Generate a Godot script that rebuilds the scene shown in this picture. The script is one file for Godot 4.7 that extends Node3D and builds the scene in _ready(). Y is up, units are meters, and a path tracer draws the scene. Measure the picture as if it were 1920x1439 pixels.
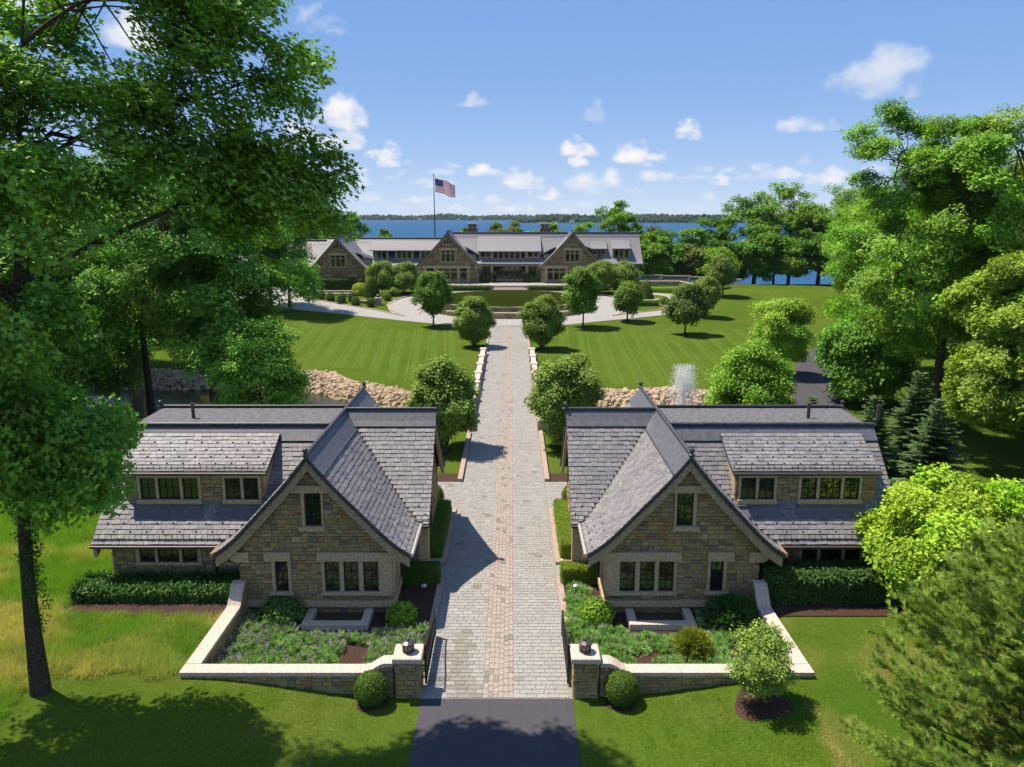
extends Node3D
# A lakeside estate seen from above its gate: x runs right, z runs towards the viewer (d = -z is the distance into the scene), y is up.

const EYE := Vector3(0.55, 17.0, 0.0)
var rng := RandomNumberGenerator.new()
var M := {}          # materials
var T := {}          # textures
var L := {}          # shared leaf and piece meshes
var taken := {}

# ------------------------------------------------------------------ geometry collector
class Geo extends RefCounted:
	var v := PackedVector3Array()
	var n := PackedVector3Array()
	var c := PackedColorArray()
	var uv := PackedVector2Array()
	var flip := false
	func tri(a: Vector3, b: Vector3, e: Vector3, col := Color.WHITE) -> void:
		if flip:
			var t := b; b = e; e = t
		var nn := (b - a).cross(e - a).normalized()
		v.append(a); v.append(e); v.append(b)
		for i in 3:
			n.append(nn); c.append(col)
	func quad(a: Vector3, b: Vector3, e: Vector3, d: Vector3, col := Color.WHITE) -> void:
		tri(a, b, e, col)
		tri(a, e, d, col)
	func poly(p: Array, col := Color.WHITE) -> void:      # convex, counter-clockwise from outside
		for i in range(1, p.size() - 1):
			tri(p[0], p[i], p[i + 1], col)
	func box(at: Vector3, size: Vector3, col := Color.WHITE, b := Basis.IDENTITY) -> void:
		var h := size * 0.5
		var p := []
		for i in 8:
			p.append(at + b * Vector3(h.x if i & 1 else -h.x, h.y if i & 2 else -h.y, h.z if i & 4 else -h.z))
		quad(p[4], p[5], p[7], p[6], col); quad(p[1], p[0], p[2], p[3], col)
		quad(p[5], p[1], p[3], p[7], col); quad(p[0], p[4], p[6], p[2], col)
		quad(p[6], p[7], p[3], p[2], col); quad(p[0], p[1], p[5], p[4], col)
	func span(lo: Vector3, hi: Vector3, col := Color.WHITE) -> void:
		var f := flip
		flip = false
		box((lo + hi) * 0.5, (hi - lo).abs(), col)
		flip = f
	func slab(lo: Vector3, hi: Vector3, ch: float, col := Color.WHITE) -> void:   # box with chamfered top edges
		var f := flip
		flip = false
		var a := Vector3(minf(lo.x, hi.x), minf(lo.y, hi.y), minf(lo.z, hi.z))
		var b := Vector3(maxf(lo.x, hi.x), maxf(lo.y, hi.y), maxf(lo.z, hi.z))
		var y := b.y - ch
		var r := [Vector3(a.x, a.y, b.z), Vector3(b.x, a.y, b.z), Vector3(b.x, a.y, a.z), Vector3(a.x, a.y, a.z)]
		var s := [Vector3(a.x, y, b.z), Vector3(b.x, y, b.z), Vector3(b.x, y, a.z), Vector3(a.x, y, a.z)]
		var t := [Vector3(a.x + ch, b.y, b.z - ch), Vector3(b.x - ch, b.y, b.z - ch), Vector3(b.x - ch, b.y, a.z + ch), Vector3(a.x + ch, b.y, a.z + ch)]
		for i in 4:
			var j := (i + 1) % 4
			quad(r[i], r[j], s[j], s[i], col)
			quad(s[i], s[j], t[j], t[i], col)
		quad(t[0], t[1], t[2], t[3], col)
		quad(r[3], r[2], r[1], r[0], col)
		flip = f
	func tube(p: PackedVector3Array, r: PackedFloat32Array, sides := 6, col := Color.WHITE, caps := false) -> void:
		var rings := []
		var side := Vector3.RIGHT
		for i in p.size():
			var t := (p[mini(i + 1, p.size() - 1)] - p[maxi(i - 1, 0)]).normalized()
			if absf(t.dot(side)) > 0.9:
				side = Vector3.FORWARD if absf(t.z) < 0.9 else Vector3.UP
			var x := (side - t * t.dot(side)).normalized()
			side = x
			var y := t.cross(x)
			var ring := []
			for k in sides:
				var a := TAU * k / sides
				ring.append(x * cos(a) + y * sin(a))
			rings.append(ring)
		for i in p.size() - 1:
			for k in sides:
				var j := (k + 1) % sides
				var a: Vector3 = rings[i][k]
				var b: Vector3 = rings[i][j]
				var e: Vector3 = rings[i + 1][j]
				var d: Vector3 = rings[i + 1][k]
				for q in [[a, i], [e, i + 1], [b, i], [a, i], [d, i + 1], [e, i + 1]]:
					v.append(p[q[1]] + q[0] * r[q[1]]); n.append(q[0]); c.append(col)
		if caps:
			for k in range(1, sides - 1):
				tri(p[-1] + rings[-1][0] * r[-1], p[-1] + rings[-1][k] * r[-1], p[-1] + rings[-1][k + 1] * r[-1], col)
				tri(p[0] + rings[0][0] * r[0], p[0] + rings[0][k + 1] * r[0], p[0] + rings[0][k] * r[0], col)
	func lathe(at: Vector3, prof: Array, sides := 12, col := Color.WHITE) -> void:   # prof: [radius, height] upwards
		for i in prof.size() - 1:
			for k in sides:
				var a := TAU * k / sides
				var b := TAU * (k + 1) / sides
				var r0: float = prof[i][0]
				var r1: float = prof[i + 1][0]
				var y0: float = prof[i][1]
				var y1: float = prof[i + 1][1]
				quad(at + Vector3(cos(b) * r0, y0, sin(b) * r0), at + Vector3(cos(a) * r0, y0, sin(a) * r0), at + Vector3(cos(a) * r1, y1, sin(a) * r1), at + Vector3(cos(b) * r1, y1, sin(b) * r1), col)
	func piece(unit: Array, t: Transform3D, col: Color) -> void:   # unit: quads of points
		for q in unit:
			quad(t * q[0], t * q[1], t * q[2], t * q[3], col)
	func mesh(m: Material = null) -> ArrayMesh:
		var a := []
		a.resize(Mesh.ARRAY_MAX)
		a[Mesh.ARRAY_VERTEX] = v
		a[Mesh.ARRAY_NORMAL] = n
		a[Mesh.ARRAY_COLOR] = c
		if uv.size() == v.size():
			a[Mesh.ARRAY_TEX_UV] = uv
		var o := ArrayMesh.new()
		o.add_surface_from_arrays(Mesh.PRIMITIVE_TRIANGLES, a)
		if m:
			o.surface_set_material(0, m)
		return o

# ------------------------------------------------------------------ small helpers
func P(x: float, y: float, d: float) -> Vector3:
	return Vector3(x, y, -d)

func R(a: float, b: float) -> float:
	return rng.randf_range(a, b)

func ss(a: float, b: float, x: float) -> float:
	var t := clampf((x - a) / (b - a), 0.0, 1.0)
	return t * t * (3.0 - 2.0 * t)

func lin(r: float, g: float, b: float) -> Color:
	return Color(r, g, b).linear_to_srgb()

func numbered(called: String) -> String:
	taken[called] = taken.get(called, -1) + 1
	return called if taken[called] == 0 else "%s_%03d" % [called, taken[called]]

func tag(o: Node, label: String, category: String, group := "", kind := "") -> void:
	o.set_meta("label", label)
	o.set_meta("category", category)
	if group: o.set_meta("group", group)
	if kind: o.set_meta("kind", kind)

func thing(called: String, label: String, category: String, at := Vector3.ZERO, group := "") -> Node3D:
	var o := Node3D.new()
	o.name = numbered(called)
	add_child(o, true)
	o.position = at
	tag(o, label, category, group)
	return o

func part(parent: Node, called: String, m: Mesh, material: Material = null, at := Vector3.ZERO) -> MeshInstance3D:
	var o := MeshInstance3D.new()
	o.name = called if parent != self else numbered(called)
	o.mesh = m
	if material: o.material_override = material
	o.position = at
	parent.add_child(o, true)
	return o

func setting(called: String, g: Geo, m: Material) -> MeshInstance3D:
	var o := part(self, called, g.mesh(m))
	o.set_meta("kind", "structure")
	return o

func scatter(parent: Node, called: String, mesh: Mesh, tf: Array, cols: PackedColorArray) -> MultiMeshInstance3D:
	var mm := MultiMesh.new()
	mm.transform_format = MultiMesh.TRANSFORM_3D
	mm.use_colors = true
	mm.mesh = mesh
	mm.instance_count = tf.size()
	for i in tf.size():
		mm.set_instance_transform(i, tf[i])
		mm.set_instance_color(i, cols[i])
	var o := MultiMeshInstance3D.new()
	o.name = called if parent != self else numbered(called)
	o.multimesh = mm
	if parent != self: o.set_meta("kind", "stuff")
	parent.add_child(o, true)
	return o

func noise_tex(freq: float, lo: Color, hi: Color, size := 512, octaves := 4, kind := FastNoiseLite.TYPE_SIMPLEX_SMOOTH, sd := 1, contrast := 0.5) -> NoiseTexture2D:
	var f := FastNoiseLite.new()
	f.noise_type = kind
	f.frequency = freq
	f.fractal_octaves = octaves
	f.seed = sd
	var g := Gradient.new()
	g.offsets = PackedFloat32Array([0.5 - contrast * 0.5, 0.5 + contrast * 0.5])
	g.colors = PackedColorArray([lo, hi])
	var t := NoiseTexture2D.new()
	t.width = size
	t.height = size
	t.seamless = true
	t.noise = f
	t.color_ramp = g
	return t

func mat(called: String, col: Color, rough := 0.85, tex: Texture2D = null, scale := 1.0, vc := false, bump: Texture2D = null, bump_cm := 0.0) -> StandardMaterial3D:
	var m := StandardMaterial3D.new()
	m.resource_name = called
	m.albedo_color = col
	m.roughness = rough
	m.metallic_specular = 0.5 if rough < 0.65 else 0.22
	m.vertex_color_use_as_albedo = vc
	if tex:
		m.albedo_texture = tex
		m.uv1_triplanar = true
		m.uv1_world_triplanar = true
		m.uv1_scale = Vector3.ONE * scale
	if bump:
		m.heightmap_enabled = true
		m.heightmap_texture = bump
		m.heightmap_scale = bump_cm
		m.uv1_triplanar = true
		m.uv1_world_triplanar = true
		m.uv1_scale = Vector3.ONE * scale
	M[called] = m
	return m

# ------------------------------------------------------------------ terrain height
func bank(x: float) -> float:
	return 74.0 + 11.0 * ss(8, 24, -x) if x < 0.0 else 75.0 + 2.0 * ss(20, 40, x)

func h(x: float, d: float) -> float:
	var ax := absf(x)
	var y := 0.0
	if d < 25.3:
		y += 0.75 * ss(3.6, 11, ax)
	elif ax > 11.1:
		y += 0.75 * (1.0 - ss(34, 50, d))
	var e := bank(x)
	y -= 2.3 * ss(4, 7, ax) * ss(50, 57, d) * (1.0 - ss(e - 7, e, d)) * (1.0 - (ss(42, 52, ax) if x < 0.0 else ss(21, 26, ax)))
	y += 2.2 * ss(118, 158, d)
	var d2 := 184.0 - 12.0 * ss(25, 38, x)
	y -= 11.4 * ss(d2, d2 + 32, d)
	return y

func G(x: float, d: float, up := 0.0) -> Vector3:
	return Vector3(x, h(x, d) + up, -d)

# ------------------------------------------------------------------ the whole
func _ready() -> void:
	rng.seed = 7
	view()
	materials()
	leaves()
	terrain()
	driveway()
	loop_road()
	ponds()
	lake()
	gatehouse(1.0)
	gatehouse(-1.0)
	main_house()
	forecourt()
	gate_things(1.0)
	gate_things(-1.0)
	terrace_things()
	woods()
	beds()
	lawn_growth()

func view() -> void:
	var cam := Camera3D.new()
	cam.name = "camera"
	cam.fov = 52.438
	cam.near = 0.5
	cam.far = 12000.0
	cam.position = EYE
	cam.rotation_degrees = Vector3(-12.167, 0, 0)
	cam.current = true
	add_child(cam)
	var sun := DirectionalLight3D.new()
	sun.name = "sun"
	sun.light_energy = 1.28
	sun.light_color = Color(1.0, 0.955, 0.88)
	sun.light_angular_distance = 0.55
	sun.shadow_enabled = true
	add_child(sun)
	sun.look_at_from_position(Vector3.ZERO, Vector3(3.26, -7.45, 1.8), Vector3.UP)
	var env := Environment.new()
	env.background_mode = Environment.BG_SKY
	env.tonemap_mode = Environment.TONE_MAPPER_LINEAR
	env.tonemap_exposure = 2.15
	env.fog_enabled = true
	env.fog_density = 0.00003
	env.fog_light_color = Color(0.78, 0.86, 0.95)
	env.sdfgi_enabled = true
	env.ssao_enabled = true
	env.ssil_enabled = true
	var sky := Sky.new()
	var sm := PanoramaSkyMaterial.new()
	sm.panorama = ImageTexture.create_from_image(paint_sky())
	sky.sky_material = sm
	env.background_energy_multiplier = 0.8
	env.sky = sky
	var we := WorldEnvironment.new()
	we.name = "world_environment"
	we.environment = env
	add_child(we)

# air gets paler towards the horizon; small fair-weather cumulus all around, more of them (because farther) low down
func paint_sky() -> Image:
	var w := 4096
	var hh := 2048
	var im := Image.create(w, hh, false, Image.FORMAT_RGBF)
	for y in hh / 2 + 1:
		var el := (0.5 - (y + 0.5) / hh) * PI
		var s := clampf(sin(el), 0.0, 1.0)
		var t := pow(1.0 - s, 6.0)
		var u := pow(1.0 - s, 22.0)
		var col := Color(0.095, 0.205, 0.44).lerp(Color(0.245, 0.37, 0.56), t).lerp(Color(0.39, 0.45, 0.53), u)
		im.fill_rect(Rect2i(0, y, w, 1), col)
	im.fill_rect(Rect2i(0, hh / 2, w, hh / 2), Color(0.3, 0.34, 0.36))
	var f := FastNoiseLite.new()
	f.noise_type = FastNoiseLite.TYPE_SIMPLEX_SMOOTH
	f.frequency = 0.03
	f.fractal_octaves = 5
	f.fractal_gain = 0.55
	var list := []
	# seen in the picture: azimuth, elevation of the base, half width, height (degrees), strength
	for q in [[-11.6, 6.3, 2.3, 1.9, 1.0], [-12.4, 4.7, 2.2, 1.3, 0.9], [-8.8, 3.6, 1.5, 1.3, 1.0], [-14.6, 5.0, 1.3, 1.6, 0.8], [4.6, 4.4, 1.6, 1.2, 1.0], [4.8, 3.6, 1.0, 0.8, 0.9], [8.8, 4.0, 1.9, 1.5, 1.0], [12.2, 5.4, 1.1, 1.1, 0.9], [20.2, 5.6, 2.0, 1.0, 0.8], [24.2, 7.8, 3.3, 2.6, 0.62], [5.6, 2.1, 2.4, 1.2, 0.85], [0.6, 2.4, 1.9, 0.9, 0.8], [-2.4, 2.9, 1.3, 0.8, 0.9], [2.3, 1.3, 1.2, 0.7, 0.9], [1.0, 2.0, 2.2, 0.6, 0.6], [10.2, 2.6, 1.2, 0.8, 0.6], [14.6, 2.2, 1.0, 0.6, 0.7], [18.8, 2.6, 1.0, 0.8, 0.7], [21.6, 2.2, 1.6, 0.9, 0.7], [-2.9, 7.6, 1.2, 0.8, 0.45], [5.6, 6.7, 1.2, 1.2, 0.25], [-13.0, 12.0, 1.5, 1.6, 0.4], [-27.0, 15.0, 3.0, 3.0, 0.8], [-31.0, 12.0, 3.5, 2.5, 0.8], [-24.0, 10.5, 3.0, 2.2, 0.9], [-19.0, 12.5, 2.5, 2.2, 0.7], [-29.5, 17.5, 3.0, 1.6, 0.7]]:
		list.append(q)
	for i in 110:
		list.append([R(-34, 34), 0.3 + 3.2 * pow(rng.randf(), 1.5), R(0.5, 1.6), R(0.25, 0.5), R(0.15, 0.5)])
	for i in 420:
		var az := R(33, 327)
		var el := 0.4 + 74.0 * pow(rng.randf(), 2.2)
		var s := clampf(0.5 + el * 0.16, 0.5, 6.5)
		list.append([az, el, s * R(0.7, 1.3), s * R(0.5, 0.8), R(0.4, 1.0)])
	for k in list.size():
		var q: Array = list[k]
		var px: float = w * q[0] / 360.0
		var base: float = hh * (0.5 - q[1] / 180.0)
		var a: float = q[2] * w / 360.0 * 1.15
		var b: float = q[3] * hh / 180.0 * 1.15
		var off := k * 137.0
		var grain := 26.0 / maxf(a, 8.0)
		for y in range(int(base - b * 1.3), int(base + b * 0.35) + 1):
			if y >= hh / 2 or y < 0:
				continue
			for x in range(int(px - a * 1.3), int(px + a * 1.3) + 1):
				var dx := (x - px) / a
				var dy := (base - y) / b
				var r := dx * dx + (dy * dy if dy > 0.0 else dy * dy * 16.0)
				if r > 1.5:
					continue
				var nz := f.get_noise_2d(x * grain + off, y * grain * 1.25 + off)
				var den := 0.8 - r + nz * 1.2 - absf(dx) * 0.12
				if den <= 0.0:
					continue
				var al: float = (1.0 - exp(-den * den * 2.4 - den * 0.35)) * q[4]
				var xx := posmod(x, w)
				var lit := clampf(0.5 + dy * 0.42 + nz * 0.35, 0.0, 1.0)
				var cc := Color(0.43, 0.45, 0.50).lerp(Color(0.62, 0.595, 0.58), lit)
				im.set_pixel(xx, y, im.get_pixel(xx, y).lerp(cc, clampf(al, 0.0, 1.0)))
	return im

# ------------------------------------------------------------------ materials
const STONES := [Color(0.50, 0.36, 0.155), Color(0.42, 0.325, 0.175), Color(0.44, 0.345, 0.15), Color(0.45, 0.25, 0.10), Color(0.26, 0.225, 0.165), Color(0.58, 0.445, 0.23), Color(0.52, 0.365, 0.135), Color(0.38, 0.30, 0.165), Color(0.47, 0.36, 0.185), Color(0.34, 0.215, 0.115)]
const SLATES := [Color(0.24, 0.225, 0.24), Color(0.27, 0.255, 0.265), Color(0.21, 0.20, 0.225), Color(0.30, 0.28, 0.285), Color(0.23, 0.21, 0.22), Color(0.26, 0.258, 0.278), Color(0.28, 0.256, 0.25)]
const PAVERS := [Color(0.43, 0.41, 0.385), Color(0.415, 0.40, 0.375), Color(0.45, 0.43, 0.40), Color(0.40, 0.385, 0.365), Color(0.425, 0.40, 0.37)]
const PINKS := [Color(0.47, 0.395, 0.35), Color(0.45, 0.37, 0.325), Color(0.48, 0.41, 0.365)]
const STAINED := [Color(0.295, 0.27, 0.225), Color(0.34, 0.315, 0.27)]

func materials() -> void:
	var w := Color.WHITE
	T.grain = noise_tex(0.03, Color(0.62, 0.62, 0.62), w, 512, 5)
	T.blotch = noise_tex(0.012, Color(0.7, 0.69, 0.66), w, 512, 5, FastNoiseLite.TYPE_SIMPLEX_SMOOTH, 5)
	T.soft = noise_tex(0.02, Color(0.82, 0.82, 0.82), w, 512, 5, FastNoiseLite.TYPE_SIMPLEX_SMOOTH, 9)
	T.rough = noise_tex(0.05, Color.BLACK, w, 512, 5, FastNoiseLite.TYPE_SIMPLEX_SMOOTH, 3)
	T.fine = noise_tex(0.25, Color(0.55, 0.55, 0.55), w, 512, 3, FastNoiseLite.TYPE_VALUE, 4)
	T.chips = noise_tex(0.09, Color(0.4, 0.4, 0.4), w, 512, 3, FastNoiseLite.TYPE_CELLULAR, 8, 0.9)
	T.wave = noise_tex(0.035, Color.BLACK, w, 512, 4, FastNoiseLite.TYPE_SIMPLEX_SMOOTH, 12)
	mat("ground", w, 0.95, T.fine, 0.9, true)
	M.ground.metallic_specular = 0.0
	mat("stone", w, 0.9, T.soft, 2.2, true, T.rough, 1.0)
	mat("mortar", lin(0.42, 0.35, 0.24), 0.95, T.soft, 1.3)
	mat("limestone", lin(0.50, 0.38, 0.235), 0.85, T.soft, 0.7, false)
	mat("coping", lin(0.60, 0.475, 0.405), 0.8, T.soft, 0.8, false)
	mat("cap", lin(0.66, 0.55, 0.46), 0.8, T.blotch, 0.7, false)
	mat("kerb", lin(0.40, 0.30, 0.245), 0.85, T.soft, 0.8)
	mat("slate", w, 0.62, T.grain, 0.9, true)
	mat("deck", lin(0.06, 0.055, 0.06), 0.9)
	mat("sheet_metal", lin(0.105, 0.105, 0.122), 0.5, T.soft, 0.35)
	mat("ridge_roll", lin(0.055, 0.058, 0.068), 0.5, T.blotch, 0.6)
	mat("flat_deck", lin(0.135, 0.13, 0.142), 0.7, T.soft, 0.3)
	mat("copper", lin(0.45, 0.24, 0.14), 0.45)
	M.copper.metallic = 0.6
	mat("gutter", lin(0.46, 0.44, 0.42), 0.4)
	M.gutter.metallic = 0.4
	mat("barge", lin(0.36, 0.29, 0.185), 0.8, T.soft, 0.6)
	mat("iron", lin(0.012, 0.012, 0.014), 0.45)
	mat("lantern_metal", lin(0.055, 0.052, 0.05), 0.4, T.blotch, 1.5)
	mat("lantern_glass", lin(0.16, 0.14, 0.11), 0.15)
	mat("sash", lin(0.012, 0.010, 0.009), 0.5)
	mat("pane", lin(0.012, 0.016, 0.014), 0.03)
	M.pane.metallic_specular = 0.75
	mat("bronze", lin(0.06, 0.045, 0.035), 0.5)
	mat("paver", w, 0.85, T.grain, 1.2, true)
	mat("joint", lin(0.41, 0.385, 0.35), 0.95, T.fine, 1.0)
	mat("paving", lin(0.46, 0.44, 0.415), 0.9, T.fine, 0.9)
	mat("asphalt", lin(0.105, 0.10, 0.115), 0.9, T.fine, 2.2)
	mat("mulch", lin(0.20, 0.115, 0.085), 0.95, T.chips, 1.7, false, T.chips, 4.0)
	mat("bark", lin(0.15, 0.12, 0.092), 0.95, T.blotch, 1.5, false, T.rough, 4.0)
	mat("pale_bark", lin(0.17, 0.14, 0.115), 0.95, T.blotch, 1.5)
	mat("rock", w, 0.9, T.grain, 0.9, true)
	mat("white_wall", lin(0.7, 0.68, 0.64), 0.8)
	mat("red_brick", lin(0.27, 0.12, 0.08), 0.9, T.grain, 1.0)
	mat("rubble", w, 0.92, T.grain, 0.5, true)
	mat("far_slate", lin(0.255, 0.24, 0.255), 0.62, T.grain, 0.9)
	mat("petal", w, 0.8, null, 1.0, true)
	for q in [["leaf", 0.45, Color(0.70, 0.78, 0.33)], ["needle", 0.7, Color(0.6, 0.66, 0.35)], ["grass", 0.7, Color(0.8, 0.86, 0.4)]]:
		var m := mat(q[0], w, q[1], null, 1.0, true)
		m.backlight_enabled = true
		m.backlight = q[2]
		m.metallic_specular = 0.25
	var p := mat("pond", lin(0.024, 0.022, 0.008), 0.06, null, 1.0, false, T.wave, 0.5)
	p.uv1_scale = Vector3.ONE * 0.25
	p = mat("lake", lin(0.016, 0.07, 0.155), 0.35, null, 1.0, false, T.wave, 60.0)
	p.uv1_scale = Vector3.ONE * 0.015
	p.metallic_specular = 0.08
	p = mat("pool", lin(0.04, 0.42, 0.34), 0.15)
	p = mat("droplet", lin(0.9, 0.92, 0.94), 0.3)
	p = mat("flag", w, 0.8, null, 1.0, true)
	p.backlight_enabled = true
	p.backlight = Color(0.95, 0.95, 0.95)

# ------------------------------------------------------------------ shared leaf sprays
func leaf(g: Geo, at: Vector3, b: Basis, len: float, wid: float, col: Color, lobed: bool) -> void:
	var o := at
	if lobed:
		var tip := at + b * Vector3(0, 0, len)
		var l := at + b * Vector3(-wid * 0.62, len * 0.07, len * 0.52)
		var r := at + b * Vector3(wid * 0.62, len * 0.07, len * 0.52)
		var nl := at + b * Vector3(-wid * 0.2, 0, len * 0.55)
		var nr := at + b * Vector3(wid * 0.2, 0, len * 0.55)
		g.tri(o, nl, l, col); g.tri(o, r, nr, col)
		g.tri(o, nr, nl, col); g.tri(nl, nr, tip, col)
	else:
		var tip := at + b * Vector3(0, -len * 0.08, len)
		g.tri(o, tip, at + b * Vector3(-wid * 0.5, len * 0.1, len * 0.45), col)
		g.tri(o, at + b * Vector3(wid * 0.5, len * 0.1, len * 0.45), tip, col)

func spray(count: int, radius: float, len: float, wid: float, lobed: bool, mname: String, flat := 0.6, sd := 1) -> ArrayMesh:
	rng.seed = sd
	var g := Geo.new()
	for i in count:
		var a := R(0, TAU)
		var r := radius * sqrt(rng.randf())
		var at := Vector3(cos(a) * r, R(-1, 1) * radius * flat * 0.6, sin(a) * r)
		var out := a + R(-0.9, 0.9)
		var tilt := R(-0.75, 0.35)
		var b := Basis(Vector3.UP, PI / 2 - out) * Basis(Vector3.RIGHT, -tilt) * Basis(Vector3.BACK, R(-0.6, 0.6))
		var k := R(0.55, 1.45)
		leaf(g, at, b, len * R(0.75, 1.2), wid * R(0.8, 1.15), Color(k, k * R(0.95, 1.05), k * 0.9), lobed)
	return g.mesh(M[mname])

func tuft(count: int, len: float, wid: float, spread: float, mname: String, sd := 1, droop := 0.0) -> ArrayMesh:
	rng.seed = sd
	var g := Geo.new()
	for i in count:
		var a := R(0, TAU)
		var s := spread * sqrt(rng.randf())
		var dir := Vector3(cos(a) * s, 1.0, sin(a) * s).normalized()
		var side := dir.cross(Vector3(R(-1, 1), 0.2, R(-1, 1))).normalized() * wid * 0.5
		var o := Vector3(R(-1, 1), 0, R(-1, 1)) * len * 0.12 + Vector3.UP * len * R(0, 0.25)
		var k := R(0.7, 1.3)
		g.tri(o - side, o + side, o + dir * len * R(0.7, 1.1) - Vector3.UP * droop * len, Color(k, k, k))
	return g.mesh(M[mname])

func frond(len: float, wid: float, pairs: int, mname: String, sd := 1) -> ArrayMesh:   # flat needle spray of a spruce bough, pointing along +z
	rng.seed = sd
	var g := Geo.new()
	for i in pairs:
		var t := float(i) / pairs
		for s in [-1.0, 1.0]:
			var k := R(0.7, 1.3)
			var l: float = wid * (1.0 - t * 0.8) * R(0.8, 1.2)
			var o := Vector3(0, -t * t * len * 0.15, t * len)
			g.tri(o, o + Vector3(s * l, -l * 0.3 + R(-0.06, 0.06), l * 0.55), o + Vector3(0, R(0.0, 0.05), len / pairs * 2.2), Color(k, k, k))
	return g.mesh(M[mname])

func leaves() -> void:
	L.maple = spray(54, 0.72, 0.185, 0.19, true, "leaf", 0.55, 11)
	L.broad = spray(36, 0.74, 0.22, 0.15, false, "leaf", 0.7, 12)
	L.far = spray(26, 1.0, 0.5, 0.36, false, "leaf", 0.8, 13)
	L.hedge = spray(26, 0.3, 0.12, 0.085, false, "leaf", 0.9, 14)
	L.box = spray(24, 0.13, 0.055, 0.042, false, "leaf", 1.0, 15)
	L.shrub = spray(22, 0.26, 0.13, 0.075, false, "leaf", 0.9, 16)
	L.pine = tuft(34, 0.22, 0.014, 0.8, "needle", 17)
	L.frond = frond(0.85, 0.32, 9, "needle", 18)
	L.mint = tuft(24, 0.34, 0.06, 0.9, "grass", 19)
	L.bloom = tuft(7, 0.2, 0.035, 0.3, "petal", 20)
	L.grass = grass_patch(120, 0.34, 0.04, 0.016, 21, 1.6)
	L.meadow = grass_patch(110, 0.38, 0.36, 0.018, 22, 0.9)
	# unit pieces: a dressed stone (face towards +z), a slate (butt at z = 0, up the slope along +z... laid flat with y up)
	rng.seed = 23
	L.stone_units = []
	for k in 4:
		var i := R(0.04, 0.07)
		var j := []
		for q in [[-1, -1], [1, -1], [1, 1], [-1, 1]]:
			j.append([Vector3(q[0] * 0.5, q[1] * 0.5, 0), Vector3(q[0] * (0.5 - i * R(0.6, 1.4)), q[1] * (0.5 - i * R(0.8, 1.8)), R(0.8, 1.0))])
		var unit := [[j[0][1], j[1][1], j[2][1], j[3][1]]]
		for a in 4:
			var b := (a + 1) % 4
			unit.append([j[a][0], j[b][0], j[b][1], j[a][1]])
		L.stone_units.append(unit)
	L.slate_units = []
	for k in 4:
		var y0 := R(0.85, 1.15)
		var c := R(0.0, 0.16)
		var p := [Vector3(-0.5, y0, c * R(0, 1)), Vector3(0.5, y0, c * R(0, 1)), Vector3(0.5, 0.25, 1), Vector3(-0.5, 0.25, 1)]
		L.slate_units.append([[p[1], p[0], p[3], p[2]], [p[0], p[1], Vector3(0.5, 0, p[1].z), Vector3(-0.5, 0, p[0].z)], [p[1], p[2], Vector3(0.5, 0, 1), Vector3(0.5, 0, p[1].z)], [p[3], p[0], Vector3(-0.5, 0, p[0].z), Vector3(-0.5, 0, 1)]])
	L.stone_meshes = pieces(L.stone_units, STONES, "stone")
	L.slate_meshes = pieces(L.slate_units, SLATES, "slate")
	# a paver: top with worn edges
	var pu := []
	var lo := [Vector3(-0.5, 0, -0.5), Vector3(0.5, 0, -0.5), Vector3(0.5, 0, 0.5), Vector3(-0.5, 0, 0.5)]
	var hi := [Vector3(-0.47, 1, -0.46), Vector3(0.47, 1, -0.46), Vector3(0.47, 1, 0.46), Vector3(-0.47, 1, 0.46)]
	pu.append([hi[3], hi[2], hi[1], hi[0]])
	for a in 4:
		var b := (a + 1) % 4
		pu.append([lo[b], lo[a], hi[a], hi[b]])
	L.paver_unit = pu
	L.paver_meshes = pieces([pu], PAVERS + PINKS + STAINED, "paver")

func pieces(units: Array, cols: Array, mname: String) -> Array:
	var out := []
	for c in cols:
		var row := []
		for u in units:
			var g := Geo.new()
			g.piece(u, Transform3D.IDENTITY, c)
			row.append(g.mesh(M[mname]))
		out.append(row)
	return out

func grass_patch(count: int, radius: float, len: float, wid: float, sd: int, lean: float) -> ArrayMesh:
	rng.seed = sd
	var g := Geo.new()
	var wind := Vector3(0.5, 0, 0.35) * lean
	for i in count:
		var a := R(0, TAU)
		var r := radius * sqrt(rng.randf())
		var o := Vector3(cos(a) * r, -0.01, sin(a) * r)
		var dir := (Vector3(R(-1, 1) * lean, 1.0, R(-1, 1) * lean) + wind).normalized()
		var side := Vector3(cos(a * 3.0), 0, sin(a * 3.0)) * wid * 0.5
		var k := R(0.7, 1.3)
		g.tri(o - side, o + side, o + dir * len * R(0.6, 1.25), Color(k * R(0.9, 1.15), k, k * R(0.8, 1.1)))
	return g.mesh(M.grass)

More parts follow.
